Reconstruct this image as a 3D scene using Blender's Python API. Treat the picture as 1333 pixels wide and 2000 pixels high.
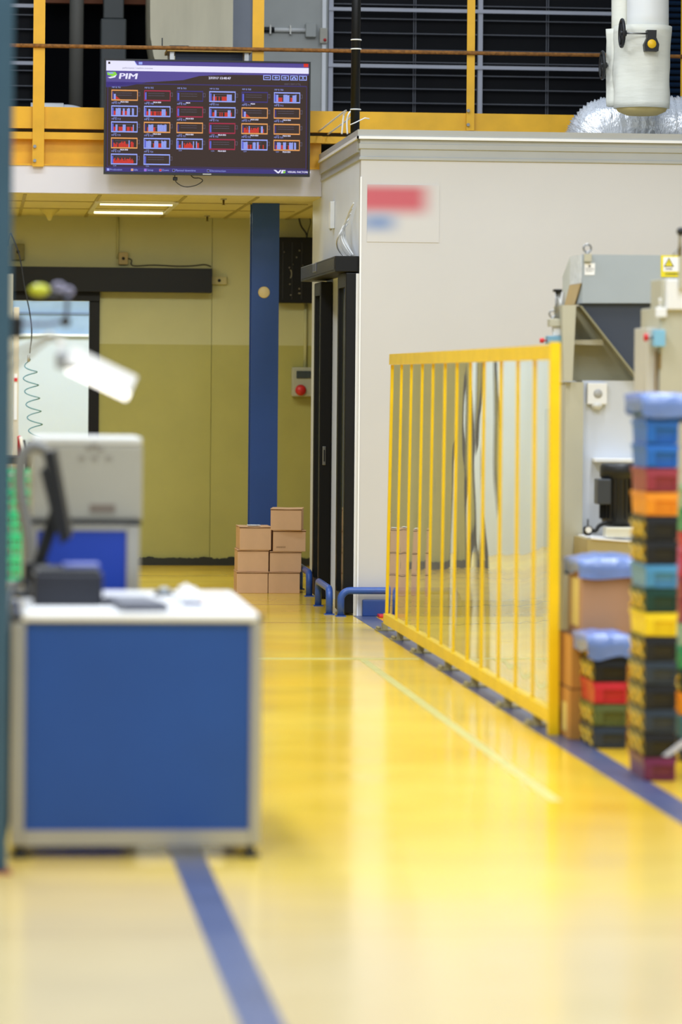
import bpy, bmesh, math, random
from mathutils import Vector, Matrix, noise
random.seed(7)
PI = math.pi
S = bpy.context.scene
for o in list(bpy.data.objects): bpy.data.objects.remove(o)

# ---------------------------------------------------------------- camera
F = 7500.0                       # focal length in pixels of the 1333x2000 frame
TH = math.atan(711 / F)          # the aisle runs along +Y; the lens looks a little to its right
ROLL = 0.0087
CX, CY, H = 666.5, 743.0, 1.5
Fw = Vector((math.sin(TH), math.cos(TH), 0)); Rt = Vector((math.cos(TH), -math.sin(TH), 0)); Up = Vector((0, 0, 1))
Rc = Rt * math.cos(ROLL) + Up * math.sin(ROLL); Uc = Up * math.cos(ROLL) - Rt * math.sin(ROLL)
cam_d = bpy.data.cameras.new('camera'); cam = bpy.data.objects.new('camera', cam_d); S.collection.objects.link(cam)
cam.matrix_world = Matrix((( Rc.x, Uc.x, -Fw.x, 0), (Rc.y, Uc.y, -Fw.y, 0), (Rc.z, Uc.z, -Fw.z, H), (0, 0, 0, 1)))
cam_d.sensor_fit = 'VERTICAL'; cam_d.sensor_height = 36; cam_d.lens = F / 2000 * 36
cam_d.shift_y = -(1000 - CY) / 2000
cam_d.clip_end = 200
cam_d.dof.use_dof = True; cam_d.dof.focus_distance = 25.6; cam_d.dof.aperture_fstop = 2.1
S.camera = cam

# ---------------------------------------------------------------- world, exposure
S.view_settings.view_transform = 'Standard'; S.view_settings.look = 'None'
S.view_settings.gamma = 1; S.view_settings.use_curve_mapping = False
S.view_settings.exposure = 0.09
w = bpy.data.worlds.new('hall_ambient'); S.world = w; w.use_nodes = True
w.node_tree.nodes['Background'].inputs[0].default_value = (0.72, 0.84, 1.0, 1)
w.node_tree.nodes['Background'].inputs[1].default_value = 0.55

def area(name, loc, size, power, color=(1, 1, 1), rot=(0, 0, 0)):
    d = bpy.data.lights.new(name, 'AREA'); d.shape = 'RECTANGLE'; d.size, d.size_y = size
    d.energy = power; d.color = color
    o = bpy.data.objects.new(name, d); S.collection.objects.link(o); o.location = loc; o.rotation_euler = rot
    return o
for i, (x, y) in enumerate([(-0.6, 7), (3.6, 7), (-0.6, 13), (3.6, 13), (-0.6, 19), (3.6, 19)]):
    area('high_bay_light', (x, y, 6.6), (0.8, 3.6), 245, (0.88, 0.93, 1.0))
area('high_bay_light', (1.2, 24.2, 6.4), (5, 0.7), 120, (0.82, 0.9, 1.0))
area('undercroft_light', (1.2, 29.0, 2.74), (2.2, 0.5), 34, (0.94, 0.98, 0.9))
area('back_room_light', (0.6, 31.9, 2.7), (2.0, 0.9), 62, (0.8, 0.9, 1.0))

# ---------------------------------------------------------------- pixel -> place helpers
def ray(px, py):
    return Fw + Rc * ((px - CX) / F) - Uc * ((py - CY) / F)
def at(px, py, Y):
    d = ray(px, py); t = Y / d.y; return Vector((d.x * t, Y, H + d.z * t))
def atX(px, py, X):
    d = ray(px, py); t = X / d.x; return Vector((X, d.y * t, H + d.z * t))
def fl(px, py, z=0.0):
    d = ray(px, py); t = (z - H) / d.z; return Vector((d.x * t, d.y * t, z))

# ---------------------------------------------------------------- materials
def lin(c):
    c = c / 255.0
    return c / 12.92 if c <= 0.04045 else ((c + 0.055) / 1.055) ** 2.4
def rgb(c): return (lin(c[0]), lin(c[1]), lin(c[2]), 1)
MATS = {}
def mat(name, c, rough=0.5, metal=0.0, var=0.08, scale=4.0, bump=0.0, bscale=40.0, emit=0, spec=0.5, stretch=(1, 1, 1), coat=0, trans=0):
    if name in MATS: return MATS[name]
    m = bpy.data.materials.new(name); m.use_nodes = True; nt = m.node_tree; b = nt.nodes['Principled BSDF']
    col = rgb(c)
    b.inputs['Base Color'].default_value = col; b.inputs['Roughness'].default_value = rough
    b.inputs['Metallic'].default_value = metal; b.inputs['Specular IOR Level'].default_value = spec
    b.inputs['Coat Weight'].default_value = coat
    b.inputs['Transmission Weight'].default_value = trans
    m.diffuse_color = col
    tc = nt.nodes.new('ShaderNodeTexCoord'); mp = nt.nodes.new('ShaderNodeMapping'); mp.inputs['Scale'].default_value = stretch
    nt.links.new(tc.outputs['Object'], mp.inputs[0])
    if var:
        n = nt.nodes.new('ShaderNodeTexNoise'); n.inputs['Scale'].default_value = scale; n.inputs['Detail'].default_value = 5
        nt.links.new(mp.outputs[0], n.inputs['Vector'])
        r = nt.nodes.new('ShaderNodeMapRange'); r.inputs['From Min'].default_value = 0.3; r.inputs['From Max'].default_value = 0.7
        r.inputs['To Min'].default_value = 1 - var; r.inputs['To Max'].default_value = 1 + var * 0.5
        nt.links.new(n.outputs[0], r.inputs['Value'])
        mx = nt.nodes.new('ShaderNodeVectorMath'); mx.operation = 'SCALE'; mx.inputs[0].default_value = col[:3]
        nt.links.new(r.outputs[0], mx.inputs['Scale']); nt.links.new(mx.outputs[0], b.inputs['Base Color'])
    if bump:
        n2 = nt.nodes.new('ShaderNodeTexNoise'); n2.inputs['Scale'].default_value = bscale; n2.inputs['Detail'].default_value = 3
        nt.links.new(mp.outputs[0], n2.inputs['Vector'])
        bp = nt.nodes.new('ShaderNodeBump'); bp.inputs['Strength'].default_value = bump; bp.inputs['Distance'].default_value = 0.02
        nt.links.new(n2.outputs[0], bp.inputs['Height']); nt.links.new(bp.outputs[0], b.inputs['Normal'])
    if emit:
        b.inputs['Emission Color'].default_value = col; b.inputs['Emission Strength'].default_value = emit
    MATS[name] = m; return m

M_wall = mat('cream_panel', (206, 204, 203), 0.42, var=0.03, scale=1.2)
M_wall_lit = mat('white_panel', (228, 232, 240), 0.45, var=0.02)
M_cornice = mat('grey_cornice', (176, 177, 174), 0.4, var=0.04)
M_cornice_w = mat('white_trim', (246, 247, 250), 0.4, var=0.03)
M_fascia = mat('white_painted_steel', (228, 224, 230), 0.5, var=0.05, scale=2)
M_yel = mat('yellow_paint', (238, 178, 24), 0.45, var=0.14, scale=5)
M_yel2 = mat('fence_yellow_paint', (246, 206, 8), 0.35, var=0.08, scale=6)
M_rust = mat('rusty_steel', (150, 98, 40), 0.8, var=0.45, scale=45)
M_col = mat('blue_column_paint', (34, 74, 146), 0.4, var=0.06)
M_pipeblue = mat('blue_pipe_paint', (52, 88, 164), 0.35, var=0.12, scale=14)
M_black = mat('black_metal', (8, 8, 8), 0.45, var=0.06, spec=.3)
M_blackp = mat('black_plastic', (20, 21, 24), 0.45, var=0.05)
M_glassd = mat('dark_glass', (40, 46, 42), 0.08, var=0.05, spec=0.8)
M_dark = mat('dark_void', (12, 13, 17), 0.9, var=0.2, spec=.1)
M_alu = mat('aluminium', (178, 176, 168), 0.38, metal=0.55, var=0.04)
M_steel = mat('steel', (150, 150, 148), 0.3, metal=0.8, var=0.1)
M_bar = mat('galvanised_bar', (112, 114, 122), 0.5, metal=0.2, var=0.12)
M_barw = mat('light_bar', (196, 198, 210), 0.45, var=0.05)
M_card = mat('cardboard', (224, 182, 142), 0.85, var=0.07, scale=7, spec=0.2)
M_cardd = mat('cardboard_edge', (128, 92, 62), 0.9, var=0.15, spec=0.2)
M_card2 = mat('ochre_cardboard', (196, 140, 68), 0.8, var=0.1, scale=5, spec=0.2)
M_white = mat('white_plastic', (232, 232, 230), 0.4, var=0.03)
M_paper = mat('paper_white', (245, 245, 245), 0.7, var=0.02)
M_grey = mat('grey_enamel', (163, 172, 178), 0.45, var=0.04)
M_beige = mat('beige_enamel', (186, 182, 160), 0.45, var=0.05)
M_navy = mat('navy_panel', (54, 62, 78), 0.5, var=0.05)
M_machw = mat('white_enamel', (208, 213, 222), 0.45, var=0.03)
M_deskblue = mat('blue_panel', (24, 74, 150), 0.5, var=0.05)
M_deskblue2 = mat('bright_blue_panel', (14, 60, 176), 0.45, var=0.05)
M_red = mat('red_plastic', (205, 40, 45), 0.4, var=0.05)
M_tan = mat('tan_wood', (190, 164, 116), 0.6, var=0.15)
M_green = mat('green_plastic', (56, 200, 138), 0.4, var=0.08)
M_tank = mat('cream_tank', (222, 212, 182), 0.5, var=0.1, scale=2.5, stretch=(3, 3, 0.6))
M_insul = mat('insulation_wrap', (232, 230, 216), 0.6, var=0.05, bump=0.25, bscale=9, stretch=(0.6, 0.6, 3))
M_silver = mat('silver_foil', (244, 246, 250), 0.3, metal=0.6, var=0.05, bump=0.5, bscale=26)
M_teal = mat('teal_rack_paint', (52, 84, 102), 0.45, var=0.12, scale=3)
M_bag = mat('blue_film', (112, 138, 200), 0.22, var=0.15, scale=9, bump=0.3, bscale=14)
M_lampw = mat('lamp_enamel', (238, 238, 238), 0.35, var=0.02)

# floor: yellow epoxy paint with mottled tone, painted-in near glare and dark joints
def floor_mat():
    m = bpy.data.materials.new('yellow_epoxy_floor'); m.use_nodes = True; nt = m.node_tree; L = nt.links; N = nt.nodes
    b = N['Principled BSDF']; tc = N.new('ShaderNodeTexCoord')
    n1 = N.new('ShaderNodeTexNoise'); n1.inputs['Scale'].default_value = 0.55; n1.inputs['Detail'].default_value = 6
    mp = N.new('ShaderNodeMapping'); mp.inputs['Scale'].default_value = (1.0, 0.9, 1); L.new(tc.outputs['Object'], mp.inputs[0]); L.new(mp.outputs[0], n1.inputs['Vector'])
    cr = N.new('ShaderNodeValToRGB'); cr.color_ramp.elements[0].position = 0.36; cr.color_ramp.elements[1].position = 0.66
    cr.color_ramp.elements[0].color = rgb((240, 194, 40)); cr.color_ramp.elements[1].color = rgb((247, 212, 74))
    L.new(n1.outputs[0], cr.inputs[0])
    # glare on the near floor, painted as a paler base colour
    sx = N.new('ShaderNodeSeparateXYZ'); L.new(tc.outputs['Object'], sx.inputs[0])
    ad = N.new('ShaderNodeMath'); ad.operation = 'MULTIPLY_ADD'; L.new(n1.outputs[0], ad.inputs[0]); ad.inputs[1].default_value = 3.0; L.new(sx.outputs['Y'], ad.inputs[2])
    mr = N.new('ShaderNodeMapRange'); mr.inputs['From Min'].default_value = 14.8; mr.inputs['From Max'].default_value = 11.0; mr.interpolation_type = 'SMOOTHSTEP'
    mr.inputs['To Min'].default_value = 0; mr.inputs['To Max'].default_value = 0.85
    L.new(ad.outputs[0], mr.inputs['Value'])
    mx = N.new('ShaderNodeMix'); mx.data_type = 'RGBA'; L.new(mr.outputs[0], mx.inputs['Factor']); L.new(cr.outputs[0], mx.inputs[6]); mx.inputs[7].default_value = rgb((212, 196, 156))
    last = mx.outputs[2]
    for y, wd, am in ((29.25, .03, .5), (25.55, .03, .55), (23.65, .03, .55), (10.38, .02, .14)):
        s = N.new('ShaderNodeMath'); s.operation = 'SUBTRACT'; L.new(sx.outputs['Y'], s.inputs[0]); s.inputs[1].default_value = y
        a = N.new('ShaderNodeMath'); a.operation = 'ABSOLUTE'; L.new(s.outputs[0], a.inputs[0])
        c = N.new('ShaderNodeMath'); c.operation = 'LESS_THAN'; L.new(a.outputs[0], c.inputs[0]); c.inputs[1].default_value = wd
        f = N.new('ShaderNodeMath'); f.operation = 'MULTIPLY'; L.new(c.outputs[0], f.inputs[0]); f.inputs[1].default_value = am
        k = N.new('ShaderNodeMix'); k.data_type = 'RGBA'; L.new(f.outputs[0], k.inputs['Factor']); L.new(last, k.inputs[6]); k.inputs[7].default_value = rgb((150, 100, 40))
        last = k.outputs[2]
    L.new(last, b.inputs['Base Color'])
    n2 = N.new('ShaderNodeTexNoise'); n2.inputs['Scale'].default_value = 1.4; L.new(tc.outputs['Object'], n2.inputs['Vector'])
    rr = N.new('ShaderNodeMapRange'); rr.inputs['To Min'].default_value = 0.08; rr.inputs['To Max'].default_value = 0.26; L.new(n2.outputs[0], rr.inputs['Value']); L.new(rr.outputs[0], b.inputs['Roughness'])
    n3 = N.new('ShaderNodeTexNoise'); n3.inputs['Scale'].default_value = 3.0; L.new(tc.outputs['Object'], n3.inputs['Vector'])
    bp = N.new('ShaderNodeBump'); bp.inputs['Strength'].default_value = 0.05; bp.inputs['Distance'].default_value = 0.02; L.new(n3.outputs[0], bp.inputs['Height']); L.new(bp.outputs[0], b.inputs['Normal'])
    b.inputs['Specular IOR Level'].default_value = 0.6
    m.diffuse_color = rgb((240, 205, 60))
    return m
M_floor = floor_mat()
M_stripe = mat('blue_floor_paint', (76, 86, 122), 0.32, var=0.2, scale=3)
M_tape = mat('pale_floor_tape', (206, 200, 118), 0.35, var=0.15, scale=6)

def film_mat():
    m = bpy.data.materials.new('clear_plastic_sheet'); m.use_nodes = True; nt = m.node_tree; N = nt.nodes; L = nt.links
    for n in list(N):
        if n.type != 'OUTPUT_MATERIAL': N.remove(n)
    out = [n for n in N if n.type == 'OUTPUT_MATERIAL'][0]
    t = N.new('ShaderNodeBsdfTransparent'); t.inputs[0].default_value = (0.93, 0.92, 0.84, 1)
    g = N.new('ShaderNodeBsdfGlossy'); g.inputs['Roughness'].default_value = 0.015; g.inputs['Color'].default_value = (0.97, 0.97, 0.94, 1)
    fr = N.new('ShaderNodeFresnel'); fr.inputs['IOR'].default_value = 2.1
    fr.inputs['IOR'].default_value = 1.55; last = fr.outputs[0]
    for _ in range(2):                                # two faces per sheet, two sheets per bay: R -> 2R/(1+R)
        p = N.new('ShaderNodeMath'); p.operation = 'MULTIPLY'; L.new(last, p.inputs[0]); p.inputs[1].default_value = 2
        q = N.new('ShaderNodeMath'); q.operation = 'ADD'; L.new(last, q.inputs[0]); q.inputs[1].default_value = 1
        d = N.new('ShaderNodeMath'); d.operation = 'DIVIDE'; L.new(p.outputs[0], d.inputs[0]); L.new(q.outputs[0], d.inputs[1]); last = d.outputs[0]
    mix = N.new('ShaderNodeMixShader'); L.new(last, mix.inputs[0]); L.new(t.outputs[0], mix.inputs[1]); L.new(g.outputs[0], mix.inputs[2])
    L.new(mix.outputs[0], out.inputs[0]); m.diffuse_color = (0.8, 0.8, 0.7, 0.4)
    return m
M_film = film_mat()

# ---------------------------------------------------------------- mesh builder
def text_geo(s, size, align='CENTER', shear=0.0, bold=0.0):
    cu = bpy.data.curves.new('t', 'FONT'); cu.body = s; cu.size = size; cu.align_x = align; cu.align_y = 'CENTER'; cu.shear = shear; cu.offset = bold
    cu.resolution_u = 2
    o = bpy.data.objects.new('t', cu); S.collection.objects.link(o)
    dg = bpy.context.evaluated_depsgraph_get(); me = bpy.data.meshes.new_from_object(o.evaluated_get(dg))
    vs = [v.co.copy() for v in me.vertices]; fs = [list(p.vertices) for p in me.polygons]
    bpy.data.objects.remove(o); bpy.data.curves.remove(cu); bpy.data.meshes.remove(me)
    return vs, fs

class MB:
    def __init__(s): s.v = []; s.f = []; s.m = []; s.sm = []; s.mi = 0; s.smooth = False
    def add(s, vs, fs, smooth=None):
        n = len(s.v); s.v += [Vector(v) for v in vs]
        for f in fs: s.f.append([i + n for i in f]); s.m.append(s.mi); s.sm.append(s.smooth if smooth is None else smooth)
        return s
    def box(s, x0, x1, y0, y1, z0, z1, bev=0.0):
        x0, x1 = sorted((x0, x1)); y0, y1 = sorted((y0, y1)); z0, z1 = sorted((z0, z1))
        b = bmesh.new(); bmesh.ops.create_cube(b, size=1)
        for v in b.verts: v.co = Vector(((x0 + x1) / 2 + v.co.x * (x1 - x0), (y0 + y1) / 2 + v.co.y * (y1 - y0), (z0 + z1) / 2 + v.co.z * (z1 - z0)))
        if bev: bmesh.ops.bevel(b, geom=b.edges[:], offset=min(bev, (x1 - x0) * .45, (y1 - y0) * .45, (z1 - z0) * .45), segments=2, affect='EDGES', profile=0.5)
        b.verts.index_update(); s.add([v.co for v in b.verts], [[v.index for v in f.verts] for f in b.faces], bool(bev) and False); b.free(); return s
    def obox(s, c, size, rz=0, rx=0, ry=0, bev=0.0):
        k = MB(); k.box(-size[0] / 2, size[0] / 2, -size[1] / 2, size[1] / 2, -size[2] / 2, size[2] / 2, bev)
        M = Matrix.Translation(Vector(c)) @ Matrix.Rotation(rz, 4, 'Z') @ Matrix.Rotation(ry, 4, 'Y') @ Matrix.Rotation(rx, 4, 'X')
        s.add([M @ v for v in k.v], k.f); return s
    def tube(s, pts, r, seg=12, cap=True, closed=False):
        pts = [Vector(p) for p in pts]; n = len(pts); rs = r if isinstance(r, (list, tuple)) else [r] * n
        vs = []; fs = []; up = None
        for i, p in enumerate(pts):
            if closed: t = pts[(i + 1) % n] - pts[i - 1]
            else: t = (pts[min(i + 1, n - 1)] - pts[max(i - 1, 0)])
            t.normalize()
            if up is None:
                up = Vector((0, 0, 1)) if abs(t.z) < .9 else Vector((1, 0, 0))
            a = t.cross(up); 
            if a.length < 1e-4: a = t.cross(Vector((0, 1, 0)))
            a.normalize(); up = a.cross(t).normalized()
            for k in range(seg):
                q = 2 * PI * k / seg; vs.append(p + (a * math.cos(q) + up * math.sin(q)) * rs[i])
        m = n if closed else n - 1
        for i in range(m):
            for k in range(seg):
                a0 = i * seg + k; a1 = i * seg + (k + 1) % seg; j = ((i + 1) % n) * seg
                fs.append([a0, a1, j + (k + 1) % seg, j + k])
        s.add(vs, fs, True)
        if cap and not closed:
            s.add(vs[:seg], [list(range(seg))[::-1]], False); s.add(vs[-seg:], [list(range(seg))], False)
        return s
    def lathe(s, prof, c=(0, 0, 0), seg=24, axis='Z'):
        vs = []; fs = []
        for (r, z) in prof:
            for k in range(seg):
                q = 2 * PI * k / seg; p = (r * math.cos(q), r * math.sin(q), z)
                if axis == 'Y': p = (p[0], p[2], p[1])
                if axis == 'X': p = (p[2], p[0], p[1])
                vs.append(Vector(p) + Vector(c))
        for i in range(len(prof) - 1):
            for k in range(seg):
                fs.append([i * seg + k, i * seg + (k + 1) % seg, (i + 1) * seg + (k + 1) % seg, (i + 1) * seg + k])
        s.add(vs, fs, True); n = len(prof)
        if prof[0][0] > 1e-4: s.add(vs[:seg], [list(range(seg))[::-1]], False)
        if prof[-1][0] > 1e-4: s.add(vs[-seg:], [list(range(seg))], False)
        return s
    def prism(s, poly, y0, y1):            # poly: list of (x, z); extruded along Y
        n = len(poly); vs = [Vector((x, y0, z)) for x, z in poly] + [Vector((x, y1, z)) for x, z in poly]
        fs = [list(range(n)), list(range(n, 2 * n))[::-1]] + [[i, i + n, (i + 1) % n + n, (i + 1) % n] for i in range(n)]
        return s.add(vs, fs)
    def prismv(s, pts, d):                 # any planar 3D outline moved by vector d
        n = len(pts); pts = [Vector(p) for p in pts]; vs = pts + [p + Vector(d) for p in pts]
        fs = [list(range(n)), list(range(n, 2 * n))[::-1]] + [[i, i + n, (i + 1) % n + n, (i + 1) % n] for i in range(n)]
        return s.add(vs, fs)
    def text(s, txt, size, c, align='CENTER', shear=0.0, bold=0.0, rot=None, sx=1.0):   # faces -Y by default
        vs, fs = text_geo(txt, size, align, shear, bold); c = Vector(c)
        if rot is None: return s.add([c + Vector((v.x * sx, 0, v.y)) for v in vs], fs)
        return s.add([c + rot @ Vector((v.x, 0, v.y)) for v in vs], fs)
    def build(s, name, m, parent=None, origin=None, rec=True):
        ms = m if isinstance(m, (list, tuple)) else [m]
        if parent is not None: org = Vector(parent.get('_o', (0, 0, 0)))
        elif origin is not None: org = Vector(origin)
        else:
            xs = [v.x for v in s.v]; ys = [v.y for v in s.v]; zs = [v.z for v in s.v]
            org = Vector(((min(xs) + max(xs)) / 2, (min(ys) + max(ys)) / 2, min(zs)))
        me = bpy.data.meshes.new(name); me.from_pydata([v - org for v in s.v], [], s.f)
        for x in ms: me.materials.append(x)
        for i, p in enumerate(me.polygons): p.material_index = s.m[i]; p.use_smooth = s.sm[i]
        if rec:
            b = bmesh.new(); b.from_mesh(me); bmesh.ops.remove_doubles(b, verts=b.verts[:], dist=1e-6)
            bmesh.ops.recalc_face_normals(b, faces=b.faces[:]); b.to_mesh(me); b.free()
        me.update()
        o = bpy.data.objects.new(name, me); S.collection.objects.link(o); o['_o'] = list(org)
        if parent is not None: o.parent = parent
        else: o.location = org
        return o

def tag(o, label, cat=None, group=None, kind=None):
    if label: o['label'] = label
    if cat: o['category'] = cat
    if group: o['group'] = group
    if kind: o['kind'] = kind
    return o
def thing(name, label, cat, loc=(0, 0, 0), group=None):
    o = bpy.data.objects.new(name, None); S.collection.objects.link(o); o.location = loc; o['_o'] = list(Vector(loc))
    o.empty_display_size = 0.1
    return tag(o, label, cat, group)
def struct(name, mb, m, label=None, **k):
    o = mb.build(name, m, **k); o['kind'] = 'structure'
    if label: o['label'] = label
    return o
def B(*a, **k): return MB().box(*a, **k)
def copy_tree(o, parent=None):
    c = o.copy(); S.collection.objects.link(c)
    if parent is not None: c.parent = parent
    for ch in [x for x in S.objects if x.parent == o]: copy_tree(ch, c)
    return c

# ================================================================= STRUCTURE
near = fl(698, 1203); XW = near.x; YC = near.y
YM = atX(628, 380, XW).y
YB = fl(350, 1104).y
XL = -3.2; XR = 7.5
print('XW', XW, 'YC', YC, 'YM', YM, 'YB', YB)
ZC = 2.80                                             # ceiling under the mezzanine
z_room = at(900, 256, YC).z
zf0 = at(400, 381, YM).z; zf1 = at(400, 328, YM).z
zy1 = at(400, 214, YM).z

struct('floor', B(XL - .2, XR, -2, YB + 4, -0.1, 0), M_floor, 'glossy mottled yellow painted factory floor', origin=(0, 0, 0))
struct('wall_left', B(XL - .2, XL, -2, YB + 4, 0, 7.0), mat('hall_wall', (170, 172, 168), 0.7), 'grey hall wall on the far left')
struct('wall_right', B(XR, XR + .2, -2, YB + 4, 0, 7.0), MATS['hall_wall'], 'grey hall wall on the far right')

# floor paint
b = MB(); p = [fl(465, 2000), fl(557, 2000), fl(410, 1680), fl(357, 1680)]
def strip(xa, xb, y0, y1, z=0.0012):
    return MB().box(xa, xb, y0, y1, 0.0001, z)
struct('trim_1', strip(0.62, 0.725, 2.0, 25.0), M_stripe, 'blue painted line running under the blue bench')
struct('trim_2', strip(2.40, 2.535, 2.0, YC + .02), M_stripe, 'blue painted line under the yellow fence')
struct('trim_3', strip(2.055, 2.10, fl(1045, 1565).y, fl(722, 1289).y), M_tape, 'thin pale line on the floor left of the fence')
struct('trim_4', strip(0.9, 2.39, fl(600, 1288).y, fl(600, 1285.5).y), M_tape, 'thin pale line across the aisle')

# cleanroom block
TW = 0.10
struct('wall_front', B(XW, XR, YC, YC + TW, 0, z_room - .14), M_wall, 'cream panelled front wall of the enclosed room')
doorz = at(690, 530, YC).z
b = MB()
YSE = atX(607, 900, XW).y; Yj0 = YC + .35; Yj1 = atX(648, 900, XW).y
b.box(XW, XW + TW, YC + TW, Yj0, 0, z_room - .14); b.box(XW, XW + TW, Yj0, Yj1, doorz, z_room - .14); b.box(XW, XW + TW, Yj1, YM - .03, 0, z_room - .14); b.box(XW, XW + TW, YM - .03, YSE, 0, ZC)
struct('wall_side', b, M_wall_lit, 'white side wall of the enclosed room with the sliding door')
struct('wall_rear', B(XW + TW, XR, YSE - .1, YSE, 0, ZC), M_wall_lit, 'rear wall of the enclosed room')
struct('wall_inner', B(XW + 1.4, XW + 1.45, YC + .15, YSE - .11, 0, z_room - .4), M_wall_lit, 'white wall inside the enclosed room')
struct('ceiling_room', B(XW - .02, XR, YC + .07, YM - .06, z_room - .14, z_room - .06), M_cornice, 'roof panel of the enclosed room')
# cornice : stepped profile along the front and the side
b = MB()
prof = [(0.00, -.195), (.012, -.19), (.012, -.175), (.004, -.17), (.004, -.125), (.014, -.12), (.014, -.09), (.007, -.085), (.007, -.052), (.018, -.06), (.018, -.045), (.024, -.042), (.024, 0), (-.05, 0)]
def cornice(b, pr):
    n = len(pr)
    A = [Vector((XR, YC - o, z_room + z)) for o, z in pr]
    Cc = [Vector((XW - o, YC - o, z_room + z)) for o, z in pr]
    D = [Vector((XW - o, YM - .06, z_room + z)) for o, z in pr]
    vs = A + Cc + D; fs = []
    for i in range(n - 1):
        fs += [[i, i + 1, n + i + 1, n + i], [n + i, n + i + 1, 2 * n + i + 1, 2 * n + i]]
    b.add(vs, fs)
cornice(b, prof); b.box(XW - .002, XR, YC - .002, YC + .06, z_room - .19, z_room - .002); b.box(XW - .002, XW + .06, YC + .06, YM - .06, z_room - .19, z_room - .002)
struct('trim_5', b, M_cornice, 'stepped grey cornice along the top of the enclosed room')
b = MB(); b.box(XW - .03, XR, YC - .03, YC - .0182, z_room - .06, z_room - .0425); b.box(XW - .03, XW - .0182, YC - .03, YM - .06, z_room - .06, z_room - .0425)
struct('trim_6', b, M_cornice_w, 'white edge strip along the cornice')
b = MB(); b.box(XW - .004, XW + .006, YC - .006, YC + .01, 0, z_room - .3)
struct('trim_7', b, M_cornice_w, 'white corner bead of the enclosed room')
# back wall with opening
po = at(175, 588, YB); pj = at(195, 572, YB); xs = at(413, 700, YB).x
zpaint = at(350, 673, YB).z
up_m = mat('upper_wall_paint', (196, 196, 148), 0.6, var=0.04); lo_m = mat('olive_wall_paint', (176, 172, 96), 0.45, var=0.05)
def backwall(nm, x0, x1, z0, z1, lab, y0=YB):
    b = MB(); 
    if z0 < zpaint: b.mi = 1; b.box(x0, x1, y0, YB + .15, z0, min(z1, zpaint))
    if z1 > zpaint: b.mi = 0; b.box(x0, x1, y0, YB + .15, max(z0, zpaint), z1)
    return struct(nm, b, [up_m, lo_m], lab)
backwall('wall_back', pj.x, xs - .0015, 0, ZC + .3, 'olive and pale painted back wall beside the bright doorway')
backwall('wall_back_right', xs + .0015, XR, 0, ZC + .3, 'olive and pale painted back wall behind the blue column', YB - .02)
backwall('wall_back_left', XL, -.35, 0, ZC + .3, 'olive back wall left of the doorway')
struct('wall_over_door', B(-.35, pj.x, YB, YB + .15, po.z, ZC + .3), up_m, 'pale wall above the doorway')
# jagged black baseboard paint
b = MB(); n = 160; x0 = -.35; x1 = XW + 1
x0 = pj.x
top = []
for i in range(n + 1):
    x = x0 + (x1 - x0) * i / n
    top.append((x, 0.062 + .018 * noise.noise(Vector((x * 9, 0, 3))) + .014 * noise.noise(Vector((x * 40, 2, 0)))))
b.prism([(x1, 0), (x0, 0)] + top, YB - .026, YB - .0205)
struct('baseboard_back', b, mat('black_skirting_paint', (34, 36, 24), 0.5), 'rough black painted skirting of the back wall')
# ceiling under the mezzanine, tile grid
b = MB(); b.box(XL, XR, YM + .02, YB + .15, ZC, ZC + .05)
struct('ceiling', b, mat('ceiling_tile', (224, 216, 176), 0.7, var=0.03), 'pale ceiling tiles under the mezzanine')
b = MB()
for px in (45, 185, 345, 480, 610):
    x = at(px, 400, 28.5).x; b.box(x - .012, x + .012, YM + .05, YB, ZC - .006, ZC)
for y in (YM + 1.1, YM + 2.3): b.box(XL, XW, y - .012, y + .012, ZC - .006, ZC)
struct('trim_8', b, mat('ceiling_grid', (176, 164, 112), 0.6), 'thin grid bars of the tiled ceiling')
# mezzanine edge
struct('trim_9', B(XL, XW - .001, YM - .02, YM + .02, zf0, zf1), M_fascia, 'white fascia board under the yellow mezzanine beam')
z1 = at(400, 256, YM).z; z2 = at(400, 262, YM).z; z3 = at(400, 277, YM).z
b = MB(); b.box(XL, XR, YM - .03, YM + .02, z1 - .0, zy1); 
struct('trim_10', b, M_yel, 'yellow kick plate along the mezzanine edge')
b = MB(); b.box(XL, XW - .001, YM - .05, YM + .1, z3, z2 - .005); b.box(XW, XR, YM - .02, YM + .1, z3, z2 - .005); b.box(XL, XW - .001, YM + .03, YM + .045, zf1 + .0, z3); b.box(XL, XW - .001, YM - .03, YM + .1, zf1, zf1 + .012)
struct('trim_11', b, M_yel, 'yellow steel beam carrying the mezzanine')
struct('floor_mezzanine', B(XL, XR, YM + .1, YB + 3.0, z3 + .02, z1 + .02), mat('deck_steel', (90, 84, 70), 0.7), 'steel deck of the mezzanine')
# upper wall behind the mezzanine
YU = YM + 3.0
ztop = at(600, -60, YU).z + .6
def up(px, py, Y=YU): return at(px, py, Y)
struct('wall_upper', B(XL, XR, YU + .12, YU + .2, z1, ztop + .4), M_dark, 'dark wall behind the louvres above the mezzanine')
struct('wall_room_beyond', B(XL, XW, YB + 2.6, YB + 2.7, 0, 3.3), mat('bright_room_wall', (216, 223, 230), 0.6, var=0.02), 'pale wall of the bright room beyond the doorway')
struct('ceiling_room_beyond', B(XL, XW + 1.5, YB + .15, YB + 2.7, ZC, ZC + .06), MATS['bright_room_wall'], 'ceiling of the bright room beyond the doorway')
struct('wall_room_beyond_right', B(pj.x + .9, pj.x + .96, YB + .15, YB + 2.6, 0, ZC), MATS['bright_room_wall'], 'side wall of the bright room beyond the doorway')

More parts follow.
